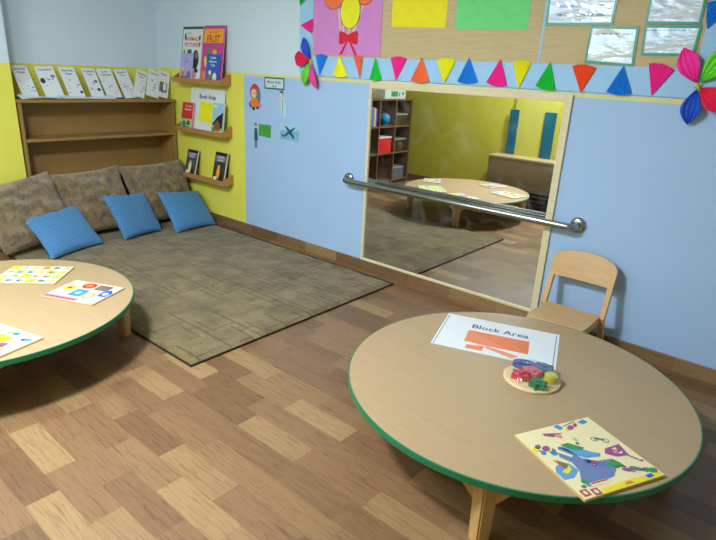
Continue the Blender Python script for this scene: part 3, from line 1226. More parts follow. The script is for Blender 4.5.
k = wallthing('paper_cutout', 'paper cut-out of a brown haired child with an orange dress on the blue wall', 'wall decoration', -.144, 1.25, group=gc)
def girl(q):
    q.oval(0, .05, .068, .062, 0, .001, CBRN)
    q.oval(.0, .09, .04, .03, .001, .0014, CRED)
    q.oval(-.012, .04, .038, .038, .0014, .0018, SKIN)
    q.oval(.045, .02, .03, .06, .0014, .0018, CGRY)
    q.oval(-.022, .042, .005, .006, .0018, .002, CBLK)
    q.oval(.004, .042, .005, .006, .0018, .002, CBLK)
    q.oval(-.005, -.035, .052, .042, .0018, .0022, CORG)
    q.oval(-.055, -.055, .026, .028, .001, .0016, CPUR)
    q.oval(.055, -.055, .028, .024, .001, .0016, CPNK)
    q.oval(-.018, -.085, .02, .015, .001, .0016, CBLK)
    q.oval(.03, -.075, .018, .013, .001, .0016, CBLK)
part('figure', k, girl)

k = wallthing('paper_cutout', 'slim paper cut-out of a person in a long pale blue coat on the blue wall', 'wall decoration', .207, 1.225, group=gc)
def coat(q):
    q.oval(-.014, .088, .021, .018, .0004, .0012, CBLK)
    q.oval(-.016, .072, .017, .020, .0012, .0016, SKIN)
    q.prism([(-.028, .05), (.018, .052), (.036, -.03), (.038, -.098), (-.020, -.100), (-.026, -.02)], 0, .001, c('ice_blue', (190, 224, 240)))
    q.rect(-.004, -.095, .002, .04, .001, .0014, CTEAL)
    q.rect(-.040, -.03, -.028, .045, 0, .001, SKIN)
part('figure', k, coat)

k = wallthing('paper_cutout', 'small paper cut-out of a figure in a dark teal dress beside the green square', 'wall decoration', -.137, .935, group=gc)
def kid(q):
    q.oval(0, .085, .016, .02, 0, .001, SKIN)
    q.oval(0, .098, .018, .012, .001, .0014, CGRY)
    q.prism([(-.018, .065), (.018, .065), (.026, -.04), (-.022, -.045)], 0, .001, c('deep_teal', (34, 92, 112)))
    q.rect(-.016, -.105, .014, -.045, 0, .001, CGRY)
part('figure', k, kid)

tag_ = MB()
tag_.prism([(-.082, -.050), (.076, -.055), (.080, .052), (-.075, .050)], 0, .0015, c('leaf_green', (70, 164, 66)))
tag(tag_.build('paper_square', None, (-.018, -.0003, .99), WALL), 'plain green paper square stuck on the blue wall', 'wall decoration', gc)

k = wallthing('picture_print', 'small blue picture of an aeroplane stuck on the blue wall', 'picture', .29, 1.008, group=gc)
def aero(q):
    q.rect(-.112, -.067, .112, .067, 0, .0014, c('print_sky', (126, 186, 218)))
    q.prism([(-.112, .005), (.112, .02), (.112, .067), (-.112, .067)], .0014, .0017, c('print_sky_pale', (166, 212, 232)))
    nv = c('navy', (28, 78, 122))
    q.oval(0, 0, .085, .010, .0017, .0022, nv, 20, .55)
    q.prism([(-.02, .005), (-.055, .045), (-.035, .045), (.015, .012)], .0017, .0022, nv)
    q.prism([(.0, -.012), (.045, -.050), (.062, -.042), (.025, .005)], .0017, .0022, nv)
    q.prism([(-.07, -.045), (-.10, -.03), (-.085, -.025), (-.06, -.032)], .0017, .0022, nv)
part('print', k, aero)

# ------------------------------------------------------------------ notice board with its blue border
nb = thing('notice_board', 'wide tan notice board with a light blue border above the mirror', 'notice board', (0, 0, 0), WALL)
BX0, BX1, BZ0, BZ1 = .410, 3.42, 1.463, 2.42
part('panel', nb, lambda q: q.box(BX0 + .002, BX1 - .002, BZ0 + .002, BZ1 - .002, 0, .012, TAN))
def border(q):
    q.box(BX0, BX1, BZ0, BZ0 + .140, .0122, .0145, SKY)
    q.box(BX0, BX0 + .142, BZ0 + .140, BZ1, .0122, .0145, SKY)
    q.box(3.165, BX1, BZ0 + .140, BZ1, .0122, .0145, SKY)
    q.box(BX0 + .142, 3.165, BZ1 - .14, BZ1, .0122, .0145, SKY)
part('border', nb, border)
part('seam_strip', nb, lambda q: q.box(2.355, 2.368, BZ0 + .1402, BZ1 - .1402, .0122, .0135, SKY))

YB = -0.0147      # front of the board
# lilac balloon poster
k = wallthing('balloon_poster', 'lilac card poster with paper balloons tied by a red bow', 'poster', .886, 1.616, YB)
part('card', k, lambda q: q.prism([(-.325, .002), (.325, 0), (.320, .66), (-.325, .66)], 0, .0015, LILAC))
STR = c('string', (246, 214, 150))
BRED = paper('red_paper', (226, 20, 62))
for (cx, cy, rx, ry, mt, lab, zz) in ((.030, .530, .085, .100, LIME, 'lime green paper balloon', .0003 + .0013), (-.125, .405, .098, .094, ORANGE, 'orange paper balloon', .0016), (.165, .425, .088, .094, ORANGE, 'orange paper balloon', .0016),
                                 (.036, .292, .090, .112, YELLOW, 'yellow paper balloon', .0030)):
    q = MB()
    q.oval(cx, cy, rx + .004, ry + .004, zz, zz + .0006, CBLK, 40)
    q.oval(cx, cy, rx, ry, zz + .0006, zz + .0013, mt, 40)
    q.prism([(cx - .010, cy - ry - .010), (cx + .010, cy - ry - .010), (cx, cy - ry + .004)], zz, zz + .0013, mt)
    q.build('balloon', k)['label'] = lab
def strings(q):
    for (x0, y0, x1, y1) in ((-.075, .31, -.050, .15), (-.03, .24, -.02, .14), (.03, .18, .02, .12), (.150, .33, .070, .14), (.08, .19, .05, .13)):
        q.prism([(x0 - .006, y0), (x0 + .006, y0), (x1 + .006, y1), (x1 - .006, y1)], .0016, .0022, STR)
part('string', k, strings)
def bow(q):
    z0, z1 = .0031, .0042
    q.prism([(.028, .138), (-.015, .156), (-.05, .165), (-.064, .150), (-.060, .115), (-.064, .085), (-.045, .072), (-.015, .082), (.028, .105)], z0, z1, BRED)
    q.prism([(.028, .138), (.065, .156), (.10, .165), (.120, .150), (.116, .115), (.120, .085), (.10, .072), (.07, .082), (.028, .105)], z0, z1, BRED)
    q.oval(.028, .12, .018, .022, z1, z1 + .001, BRED)
    q.prism([(.015, .105), (.03, .10), (-.03, .004), (-.055, .006)], z0, z1, BRED)
    q.prism([(.03, .10), (.045, .105), (.118, .002), (.094, .003)], z0, z1, BRED)
part('bow', k, bow)['label'] = 'red paper bow'

q = MB(); q.prism([(-.210, 0), (.215, -.010), (.215, .30), (-.215, .30)], 0, .0015, paper('bright_yellow_sheet', (246, 230, 18)))
tag(q.build('paper_sheet', None, (1.503, YB + .0022, 1.804), WALL), 'bright yellow paper sheet pinned on the tan board', 'paper', 'coloured sheets on the board')
q = MB(); q.prism([(-.238, .006), (.240, -.004), (.240, .30), (-.246, .30)], 0, .0015, paper('mint_sheet', (112, 222, 130)))
tag(q.build('paper_sheet', None, (2.027, YB + .0022, 1.782), WALL), 'light green paper sheet pinned on the tan board', 'paper', 'coloured sheets on the board')

# laminated sheets with green tape edges
FILM = clear_mat('crinkled_film', (0.99, 0.99, 1, 1), .07, .06, .5, 3.2, (1, 2.6, 1))
TAPE = M('green_tape', (20, 146, 110), .25, .12, 40)
LPAPER = M('laminated_paper', (216, 228, 242), .5, .03)


def laminated(label, x, z, quad, lines, y=YB - .0003):
    k = thing('laminated_sheet', label, 'sheet', (x, y, z), WALL, 'laminated sheets on the board')
    q = MB()
    q.prism(quad, 0, .0010, LPAPER)
    for n_, (x0, x1, yy, h_, mt) in enumerate(lines):
        words(q, x0, x1, yy, h_, .0009, mt, 4, n_ + int(x * 100))
    q.build('paper', k)
    cx = sum(p[0] for p in quad) / 4
    cy = sum(p[1] for p in quad) / 4
    e = .013
    inner = [(p[0] + (e if p[0] < cx else -e), p[1] + (e if p[1] < cy else -e)) for p in quad]
    q = MB()
    for i in range(4):
        j = (i + 1) % 4
        q.prism([quad[i], quad[j], inner[j], inner[i]], .0011, .0019, TAPE)
    q.build('tape_edge', k)
    part('film', k, lambda q: q.prism(inner, .0024, .0028, FILM))
    return k


TB = c('text_blue', (70, 128, 190))
laminated('wide laminated sheet with bold blue lines of text, upper left of the four', 2.552, 1.802,
          [(-.180, 0), (.184, -.002), (.188, .26), (-.188, .26)],
          [(-.125, .135, .050, .013, TB), (-.115, .140, .093, .013, TB), (-.115, .10, .135, .013, TB), (-.12, .12, .18, .013, TB)])
laminated('laminated sheet with a crinkled glare hanging lowest, just above the blue paper fan', 2.748, 1.607,
          [(-.126, .006), (.130, -.006), (.120, .184), (-.124, .190)],
          [(-.095, .095, .150, .008, CGRY), (-.09, .08, .125, .006, CSKY), (-.09, .09, .10, .006, CSKY)])
laminated('laminated sheet with strong white glare, upper right beside the blue strip', 3.016, 1.803,
          [(-.126, 0), (.127, -.006), (.127, .24), (-.130, .24)],
          [(-.09, .09, .16, .008, CSKY), (-.09, .09, .19, .008, CSKY)])
laminated('laminated sheet with one blue heading line, directly under the glaring one', 3.022, 1.656,
          [(-.122, 0), (.124, 0), (.128, .138), (-.130, .143)],
          [(-.115, .085, .118, .007, TB), (-.10, .095, .09, .004, CSKY), (-.10, .095, .07, .004, CSKY), (-.10, .08, .05, .004, CSKY)])


# ------------------------------------------------------------------ pleated paper fans on the border
def fan(label, apex, a, bb, mt, bulge=.014, pleats=9, name='paper_fan', y=YB - .0006):
    ax, az = apex
    q = MB()
    n = pleats * 2
    P0, P1 = Vector((a[0] - ax, a[1] - az)), Vector((bb[0] - ax, bb[1] - az))
    if P0.x * P1.y - P0.y * P1.x < 0:
        P0, P1 = P1, P0
    mid = ((P0 + P1) / 2).normalized()
    front, back = [], []
    for i in range(n + 1):
        t = i / n
        p = P0 * (1 - t) + P1 * t + mid * (bulge * 4 * t * (1 - t))
        w = .012 if i % 2 else .003
        front.append((p.x, p.y, w))
        back.append((p.x, p.y, w - .0014))
    vs = [(0, 0, .008)] + front + [(0, 0, .0066)] + back
    k = n + 2
    fs = []
    for i in range(1, n + 1):
        fs.append((0, i, i + 1))
        fs.append((k, k + i + 1, k + i))
        fs.append((i, k + i, k + i + 1, i + 1))
    fs.append((0, k, k + 1, 1))
    fs.append((0, n + 1, k + n + 1, k))
    q.add(vs, fs, mt)
    o = q.build(name, None, (ax, y, az), WALL)
    tag(o, label, 'paper fan', 'pleated paper fans on the blue border')
    return o


fan('blue paper fan pointing down beside the left paper flower', (.640, 1.468), (.590, 1.606), (.716, 1.606), BLUE)
fan('yellow paper fan standing point up under the red bow poster', (.837, 1.616), (.774, 1.474), (.925, 1.477), YELLOW)
fan('narrow pale orange paper fan pointing down below the lilac poster', (1.041, 1.463), (.974, 1.612), (1.064, 1.612), paper('peach_paper', (255, 128, 92)), .004)
fan('green paper fan pointing up below the right corner of the lilac poster', (1.178, 1.610), (1.130, 1.468), (1.240, 1.471), GREEN)
fan('hot pink paper fan pointing down above the left part of the mirror', (1.364, 1.463), (1.305, 1.606), (1.446, 1.606), PINK)
fan('orange paper fan pointing up, under the yellow sheet and above the mirror', (1.564, 1.620), (1.485, 1.472), (1.640, 1.473), ORANGE)
fan('yellow paper fan pointing down, under the right edge of the yellow sheet', (1.752, 1.461), (1.680, 1.602), (1.823, 1.605), YELLOW)
fan('blue paper fan pointing up above the middle of the mirror', (1.915, 1.623), (1.846, 1.483), (1.994, 1.484), BLUE)
fan('hot pink paper fan pointing up, under the green sheet', (2.128, 1.620), (2.049, 1.486), (2.191, 1.474), PINK)
fan('yellow paper fan pointing down, between the pink and green fans at right', (2.266, 1.461), (2.206, 1.606), (2.325, 1.604), YELLOW)
fan('green paper fan pointing up near the right corner of the mirror', (2.435, 1.612), (2.366, 1.484), (2.489, 1.468), GREEN)
fan('orange paper fan pointing down past the right corner of the mirror', (2.633, 1.458), (2.561, 1.594), (2.694, 1.587), paper('red_orange_paper', (255, 92, 40)))
fan('blue paper fan pointing up, below the lowest laminated sheet', (2.830, 1.604), (2.765, 1.473), (2.898, 1.470), BLUE)
fan('hot pink paper fan pointing down, left of the large right paper flower', (2.993, 1.466), (2.948, 1.617), (3.075, 1.590), PINK)
fan('hot pink paper fan pointing left on the left border of the board', (.424, 1.822), (.556, 1.868), (.544, 1.762), PINK, .006)
fan('green paper fan at the top of the left border of the board', (.548, 2.050), (.412, 2.045), (.420, 1.958), GREEN, .006)
fan('blue paper fan at the top of the right border of the board', (3.30, 1.925), (3.150, 1.895), (3.175, 1.778), BLUE, .006)


# ------------------------------------------------------------------ paper flowers
def petal(q, tip, width, mt, z0=.012, lift=.02, n=14, mseg=8):
    t = Vector(tip)
    L = t.length
    d = t / L
    s = Vector((-d.y, d.x))
    P, Q = [], []
    for i in range(n + 1):
        u = i / n
        w = width * (math.sin(PI * u ** 1.15) ** .9 if 0 < u < 1 else 0.0)
        row, row2 = [], []
        for j in range(mseg + 1):
            v = -1 + 2 * j / mseg
            p = d * (L * (.07 + .93 * u)) + s * (v * w / 2)
            zz = z0 + lift * math.sin(PI * u) + (.006 if j % 2 else 0) * (1 if 0 < u < 1 else 0) + .010 * v * v * math.sin(PI * u)
            row.append((p.x, p.y, zz))
            row2.append((p.x, p.y, zz - .0015))
        P.append(row); Q.append(row2)
    q.grid(P, mt, False)
    q.grid(Q[::-1], mt, False)


def flower(label, x, z, petals):
    k = thing('paper_flower', label, 'paper flower', (x, YB - .0003, z), WALL, 'paper flowers on the board corners')
    for tip, w, mt, lab in petals:
        q = MB(); petal(q, tip, w, mt); o = q.build('petal', k); o['label'] = lab
    q = MB()
    q.tube([(-.008, .012, .003), (0, .004, .024), (.006, -.010, .026), (.012, -.022, .006)], .005, c('yellow_tie', (230, 210, 60)), 8)
    q.tube([(-.014, -.006, .006), (.0, .0, .026), (.014, .006, .006)], .004, c('yellow_tie', (230, 210, 60)), 8)
    q.build('tie', k)
    return k


flower('small paper flower at the lower left corner of the board', .552, 1.566,
       [((-.085, .172), .072, DBLUE, 'deep blue petal'), ((-.180, .028), .110, RED, 'crimson petal'),
        ((-.070, -.182), .080, LIME, 'lime green petal'), ((.072, -.200), .070, paper('pink_violet_paper', (236, 60, 170)), 'pink petal')])
flower('large paper flower at the lower right corner of the board', 3.192, 1.522,
       [((-.100, .172), .098, PINK, 'hot pink petal'), ((.118, .190), .100, LIME, 'lime green petal'),
        ((.160, -.100), .110, RED, 'crimson petal'), ((-.006, -.184), .088, DBLUE, 'deep blue petal')])

# ------------------------------------------------------------------ things on the near table
ZT = 0.2926
def quadframe(A, D):
    """corner A (front left), corner D (front right) -> location, z rotation, width"""
    w = math.hypot(D[0] - A[0], D[1] - A[1])
    return (A[0], A[1], ZT), (0, 0, math.atan2(D[1] - A[1], D[0] - A[0])), w


loc, rot, w = quadframe((2.526, -1.164), (3.072, -.981))
k = thing('area_sheet', 'white laminated sheet headed Block Area with an orange shape on the near table', 'sign', loc, rot)
SHW, SHH = w, .393
def block(q):
    q.rect(0, 0, SHW, SHH, 0, .0012, WHITE)
    f = lambda *p: [(a * SHW, b_ * SHH) for a, b_ in p]
    q.prism(f((.015, .02), (.022, .02), (.022, .95), (.015, .95)), .0012, .0015, CGRY)
    q.prism(f((.972, .02), (.979, .02), (.979, .95), (.972, .95)), .0012, .0015, CGRY)
    q.text('Block Area', .505 * SHW, .74 * SHH, .046, .0016, INK, .012, width=.49 * SHW)
    q.prism(f((.245, .59), (.765, .60), (.775, .24), (.25, .24)), .0012, .0016, c('block_orange', (232, 116, 62)))
    q.prism(f((.25, .25), (.40, .245), (.71, .13), (.66, .04), (.44, .17)), .0016, .0019, c('block_salmon', (240, 148, 106)))
    q.prism(f((.25, .58), (.25, .26), (.60, .26)), .0016, .0019, c('block_coral', (236, 132, 84)))
    q.prism(f((.28, .17), (.42, .19), (.42, .07), (.28, .06)), .0012, .0016, c('block_coral', (236, 132, 84)))
    q.prism(f((.28, .245), (.44, .225), (.44, .205), (.28, .225)), .0019, .0022, WHITE)
part('sheet', k, block)

# transport picture board
loc, rot, w = quadframe((3.462, -1.735), (3.623, -1.42))
k = thing('picture_board', 'square wooden picture board with boats, kite and bicycle overhanging the near table edge', 'puzzle', loc, rot)
W_ = .346
part('board', k, lambda q: q.box(0, W_, 0, W_, 0, .010, c('puzzle_side', (206, 180, 120)), .001, 1))
def transport(q):
    z = .0102
    f = lambda *p: [(a * W_, b_ * W_) for a, b_ in p]
    def o(u, v, ru, rv, mt, dz=0, rt_=0.0):
        q.oval(u * W_, v * W_, ru * W_, rv * W_, z + .0004 + dz * .0004, z + .0008 + dz * .0004, mt, 20, rt_)
    def pg(mt, dz, *p):
        q.prism(f(*p), z + .0004 + dz * .0004, z + .0008 + dz * .0004, mt)
    cream = c('puzzle_cream', (240, 226, 176))
    riv = c('river_blue', (98, 158, 210)); gyr = c('road_blue', (110, 130, 176))
    q.rect(.002, .002, W_ - .002, W_ - .002, 0.0100, z + .0004, cream)
    pg(CYEL, 0, (.22, .0), (.97, .0), (.97, .05), (.55, .075), (.24, .055))
    pg(c('puzzle_maroon', (176, 70, 90)), 1, (.03, .03), (.11, .03), (.11, .11), (.03, .11))
    pg(c('puzzle_maroon', (176, 70, 90)), 1, (.14, .01), (.22, .01), (.22, .09), (.14, .09))
    o(.07, .07, .02, .025, cream, 2); o(.18, .05, .02, .025, cream, 2)
    # river and road
    pg(riv, 0, (-.0 + .01, .27), (.12, .26), (.24, .33), (.22, .44), (.15, .48), (.05, .44), (.01, .38))
    pg(riv, 0, (.30, .68), (.42, .66), (.58, .50), (.64, .46), (.60, .42), (.44, .45), (.38, .52))
    pg(gyr, 0, (.20, .55), (.30, .69), (.36, .62), (.40, .46), (.52, .38), (.66, .36), (.66, .26), (.50, .15), (.16, .12), (.16, .22), (.24, .32), (.26, .44))
    pg(CGRN, 1, (.34, .70), (.44, .70), (.55, .58), (.50, .56), (.40, .60))
    pg(CGRN, 1, (.56, .30), (.68, .36), (.72, .28), (.64, .22))
    o(.17, .19, .03, .03, CGRN, 1); o(.12, .14, .028, .02, CGRN, 1)
    # boat, motorbike, plane, helicopter, kite, bicycle, train, bridge
    pg(CRED, 2, (.10, .54), (.13, .38), (.19, .42)); pg(CYEL, 2, (.06, .36), (.20, .42), (.18, .36), (.10, .32))
    pg(CGRN, 3, (.13, .52), (.20, .44), (.15, .40))
    for (u, v, mt, rr) in ((.05, .72, CYEL, .045), (.10, .75, CGRY, .04), (.16, .70, CPUR, .05), (.20, .62, CBLU, .05), (.09, .65, CBLU, .035)):
        o(u, v, rr, rr * .7, mt, 1, .5)
    o(.36, .86, .05, .028, CPUR, 1, -.4); o(.43, .83, .03, .05, CPNK, 2, .2); o(.31, .88, .022, .015, CRED, 2)
    o(.66, .90, .05, .03, CPUR, 1, .4); o(.74, .92, .035, .02, CRED, 2, .8); o(.60, .88, .022, .028, CYEL, 1)
    pg(CBLU, 1, (.80, .95), (.90, .98), (.92, .92), (.84, .90))
    pg(CBLU, 1, (.49, .97), (.56, .99), (.58, .92), (.52, .90))
    pg(CPUR, 1, (.74, .50), (.94, .51), (.90, .34), (.76, .36), (.68, .44)); o(.82, .44, .05, .018, CPNK, 2, .6)
    for u, v in ((.755, .66), (.85, .60)):
        o(u, v, .036, .036, CGRY, 1); o(u, v, .026, .026, cream, 2)
    pg(CGRN, 2, (.75, .66), (.79, .68), (.85, .62), (.84, .60))
    o(.56, .72, .025, .03, CLGR, 1); o(.53, .66, .02, .02, CPUR, 2)
    o(.47, .37, .06, .03, CPUR, 2, -.5); o(.42, .41, .03, .03, RBL, 2); o(.52, .32, .03, .025, CBLU, 3)
    o(.70, .18, .05, .028, CPUR, 1, -.5); o(.80, .16, .07, .03, CGRY, 1, -.6); o(.88, .12, .04, .03, CGRY, 1)
    o(.935, .09, .05, .035, CGRN, 2)
    pg(cream, 2, (.20, .155), (.40, .15), (.42, .105), (.20, .105)); pg(CRED, 3, (.21, .15), (.40, .145), (.40, .13), (.21, .135))
    pg(RBL, 2, (.80, .02), (.88, .025), (.88, .065), (.80, .06)); pg(CORG, 2, (.52, .02), (.62, .02), (.60, .055), (.53, .05))
    for (u, v, mt) in ((.08, .68, CBLK), (.17, .64, CBLK), (.22, .66, CBLK), (.44, .34, CBLK), (.55, .35, CBLK), (.74, .14, CBLK), (.86, .10, CBLK)):
        o(u, v, .016, .016, mt, 4); o(u, v, .008, .008, CCRM, 5)
    pg(CPUR, 4, (.88, .36), (.94, .26), (.925, .25), (.87, .34)); pg(CPUR, 4, (.92, .25), (.97, .24), (.95, .21))
    pg(CCRM, 4, (.79, .47), (.86, .48), (.84, .45)); pg(CCRM, 4, (.80, .40), (.88, .41), (.85, .38))
    pg(CGRY, 3, (.29, .91), (.50, .85), (.49, .84), (.28, .90)); pg(CGRY, 3, (.60, .95), (.78, .98), (.78, .97), (.60, .94))
    for i_ in range(9):
        pg(CGRN, 2, (.60 + .013 * i_, .26 - .005 * i_), (.612 + .013 * i_, .30), (.622 + .013 * i_, .25 - .005 * i_))
    pg(CCRM, 4, (.22, .62), (.25, .66), (.34, .52), (.31, .50))
part('picture', k, transport)

# round wooden puzzle base with shapes under a clear dome
DX, DY, DR = 3.030, -1.142, .120
k = thing('shape_puzzle', 'round wooden disc with a clear dome beside the Block Area sheet', 'toy', (DX, DY, ZT))
part('disc', k, lambda q: q.lathe([(0, 0), (DR - .002, 0), (DR, .002), (DR, .010), (DR - .003, .0125), (0, .0125)], wood('disc_wood', (228, 200, 156), (240, 214, 172), 0, .5), 56))
DOME = clear_mat('clear_dome', (0.98, 0.98, 0.98, 1), .13, .04)
prof = []
for i in range(13):
    a = PI / 2 * i / 12
    prof.append((.113 * math.cos(a), .0127 + .062 * math.sin(a)))
part('dome', k, lambda q: q.lathe(prof, DOME, 48))['label'] = 'clear plastic dome'
zb = ZT + .0128
gp = 'plastic shapes on the wooden disc'
def plastic(n, rgb):
    return M('plastic_' + n, rgb, .22, .03, coat=.4)
def piece(name, label, x, y, fn, rz=0.0):
    q = MB(); q.T = Matrix.Scale(1.28, 4); fn(q)
    tag(q.build(name, None, (x, y, zb), (0, 0, rz)), label, 'toy piece', gp)
def cross_piece(mt):
    def f(q):
        star(q, 0, 0, .030, 0, .022, mt, 6, .62)
        q.cyl(0, 0, .022, .027, .010, mt, 20)
    return f
piece('toy_shape', 'red plastic star piece in the middle of the wooden disc', 2.997, -1.186, lambda q: (star(q, 0, 0, .034, 0, .020, plastic('red', (214, 40, 62)), 6, .62), q.cyl(0, 0, .02, .026, .010, plastic('red', (214, 40, 62)), 20)), .3)
piece('toy_shape', 'pink plastic ring piece behind the red star piece', 3.020, -1.128, lambda q: (star(q, 0, 0, .036, 0, .020, plastic('pink', (232, 110, 130)), 5, .7), q.cyl(0, 0, .02, .024, .014, plastic('pink', (232, 110, 130)), 20)), .2)
piece('toy_shape', 'green plastic star piece at the front of the wooden disc', 3.080, -1.204, cross_piece(plastic('green', (12, 128, 84))), .1)
piece('toy_shape', 'yellow plastic round piece at the right of the wooden disc', 3.102, -1.122, lambda q: (q.cyl(0, 0, 0, .026, .021, plastic('yellow', (222, 210, 50)), 28), q.cyl(0, 0, .026, .030, .015, plastic('yellow', (222, 210, 50)), 28)))
piece('toy_shape', 'blue plastic oval piece at the back left of the wooden disc', 2.968, -1.085, lambda q: (q.oval(0, 0, .040, .022, 0, .020, plastic('blue', (52, 88, 160)), 24), q.oval(0, 0, .028, .013, .020, .023, plastic('blue', (52, 88, 160)), 24)), .35)
piece('toy_shape', 'grey blue plastic block piece at the back of the wooden disc', 3.046, -1.062, lambda q: (q.box(-.030, .030, -.022, .022, 0, .024, plastic('slate', (96, 118, 148)), .005), q.cyl(0, 0, .024, .029, .012, plastic('slate', (96, 118, 148)), 20)), .2)


# ------------------------------------------------------------------ picture boards on the left table
def table_board(label, corner, angle, w, h, art, t=.009):
    k = thing('picture_board', label, 'puzzle', (corner[0], corner[1], ZT), (0, 0, angle), 'picture boards on the left table')
    part('board', k, lambda q: q.box(0, w, 0, h, 0, t, c('puzzle_side', (206, 180, 120)), .001, 1))
    q = MB()
    q.rect(.002, .002, w - .002, h - .002, t - .0001, t + .0004, c('board_white', (204, 204, 188)))
    art(q, w, h, t + .0004)
    q.build('picture', k)
    return k


def art_rows(q, w, h, z):
    cols = [CLGR, CYEL, CGRN, CBLU, CORG, CYEL, CTEAL, CGRY, CLGR, CYEL]
    rnd = random.Random(11)
    q.rect(.006, .006, w - .006, h - .006, z, z + .0003, c('board_mint', (206, 226, 176)))
    nx_, ny_ = 6, 4
    for i in range(nx_):
        for j in range(ny_):
            cx, cy = w * (i + .5) / nx_, h * (j + .5) / ny_
            mt = cols[(i * 3 + j * 5) % len(cols)]
            q.rect(cx - w * .07, cy - h * .10, cx + w * .07, cy + h * .10, z + .0003, z + .0006, CYEL if (i + j) % 3 == 0 else c('tile_pale', (222, 236, 226)))
            q.oval(cx, cy, w * .05, h * .075, z + .0006, z + .0009, mt, 16, rnd.uniform(0, 1))
            q.oval(cx + w * .015, cy + h * .02, w * .02, h * .03, z + .0009, z + .0012, cols[(i + 2 * j + 3) % len(cols)], 12)


def art_six(q, w, h, z):
    star(q, w * .17, h * .58, w * .125, z, z + .0004, CYEL, 9, .75)
    q.oval(w * .17, h * .58, w * .045, w * .045, z + .0004, z + .0007, CBRN)
    q.oval(w * .42, h * .80, w * .125, h * .145, z, z + .0004, CRED)
    q.oval(w * .42, h * .80, w * .07, h * .08, z + .0004, z + .0007, CORG)
    q.rect(w * .58, h * .66, w * .84, h * .92, z, z + .0004, CBRN)
    q.rect(w * .62, h * .71, w * .80, h * .87, z + .0004, z + .0007, CGRY)
    q.rect(w * .34, h * .24, w * .58, h * .58, z, z + .0004, CBLU)
    q.oval(w * .46, h * .41, w * .06, h * .08, z + .0004, z + .0007, CSKY)
    q.oval(w * .69, h * .36, w * .10, h * .16, z, z + .0004, c('tan_print', (206, 170, 110)))
    q.oval(w * .69, h * .36, w * .055, h * .09, z + .0004, z + .0007, CCRM)
    q.prism([(w * .82, h * .40), (w * .97, h * .40), (w * .99, h * .62), (w * .895, h * .76), (w * .80, h * .62)], z, z + .0004, RBL)
    q.oval(w * .90, h * .54, w * .05, h * .07, z + .0004, z + .0007, WHITE)
    q.rect(w * .01, h * .02, w * .66, h * .15, z, z + .0004, CPNK)
    words(q, w * .05, w * .60, h * .085, h * .04, z + .0004, CRED, 5, 3)


def art_mix(q, w, h, z):
    q.rect(w * .45, h * .40, w * .70, h * .72, z, z + .0003, CYEL)
    for (u, v, a_, b_, mt) in ((.88, .78, .07, .05, CBLU), (.84, .74, .03, .03, RBL), (.74, .45, .07, .08, CPUR), (.78, .40, .03, .03, CORG), (.52, .82, .07, .07, CLGR), (.62, .85, .05, .05, CTEAL),
                             (.50, .22, .10, .08, CGRN), (.42, .18, .05, .06, CTEAL), (.25, .3, .08, .08, CRED), (.2, .75, .08, .08, CBLU), (.72, .12, .06, .06, CYEL)):
        q.oval(w * u, h * v, w * a_, h * b_, z + .0003, z + .0007, mt, 18, .4)


table_board('picture board of small coloured animal tiles at the back of the left table', (.375, -2.348), math.radians(45), .35, .283, art_rows)
table_board('picture board of six large pictures with a pink strip, nearest the rug', (.753, -2.228), math.radians(24.7), .323, .262, art_six)
table_board('picture board with a blue and a green picture at the front of the left table', (.990, -2.742), math.radians(15.4), .345, .245, art_mix)

table_board('picture board on the left table nearest the cube shelf, seen in the mirror', (.14, -2.74), math.radians(62), .27, .21, art_mix)
table_board('picture board at the back of the left table toward the crate, seen in the mirror', (.72, -3.10), math.radians(22), .20, .285, art_six)

# ------------------------------------------------------------------ far side of the room, seen in the mirror
cs = thing('cube_shelf', 'tall dark wooden cube shelf with toys and boxes, seen in the mirror', 'shelf unit', (XL, -3.14, 0))
CH, CDP = 1.185, .30
ys = [-.555, -.182, .186, .555]
part('back_panel', cs, lambda q: q.box(.004, .012, ys[0], ys[3], 0, CH - .02, CUBEW))
for y in ys:
    part('upright', cs, lambda q: q.box(.012, CDP, y - .010, y + .010, 0, CH - .02, CUBEW))
part('top', cs, lambda q: q.box(.004, CDP, ys[0] - .010, ys[3] + .010, CH - .02, CH, CUBEW))
for z in (.03, .43, .80):
    for i in range(3):
        part('shelf', cs, lambda q: q.box(.012, CDP - .002, ys[i] + .0101, ys[i + 1] - .0101, z, z + .02, CUBEW))
gx = 'boxes and toys in the cube shelf'
def cube_y(i, u):
    return -3.14 + ys[i] + (ys[i + 1] - ys[i]) * u
def tub(name, label, cat, y, z, w, h, mt, lidm=None, dep=.22):
    k = thing(name, label, cat, (XL + .15, y, z), (0, 0, 0), gx)
    q = MB()
    a, b_ = dep / 2, w / 2
    q.box(-a, a, -b_, b_, 0, .006, mt)
    for s in (-1, 1):
        q.box(s * a - (.005 if s > 0 else 0), s * a + (.005 if s < 0 else 0), -b_, b_, .006, h, mt)
        q.box(-a + .005, a - .005, s * b_ - (.005 if s > 0 else 0), s * b_ + (.005 if s < 0 else 0), .006, h, mt)
    q.build('body', k)
    part('lid', k, lambda p: p.box(-a - .006, a + .006, -b_ - .006, b_ + .006, h, h + .018, lidm or mt, .004))
    return k
tub('storage_box', 'red box with white lid in the middle row of the cube shelf', 'box', cube_y(1, .48), .4502, .30, .20, c('box_red', (226, 44, 44)), WHITE)
CLR = clear_mat('clear_tub', (.86, .92, .94, 1), .25, .15)
tub('storage_tub', 'clear tub with a pale lid in the top right cube of the shelf', 'box', cube_y(0, .5), .8202, .29, .14, CLR, c('lid_grey', (150, 164, 164)))
tub('storage_tub', 'clear tub in the middle right cube of the shelf, beside the red box', 'box', cube_y(0, .5), .4502, .29, .16, CLR, c('lid_grey', (150, 164, 164)))
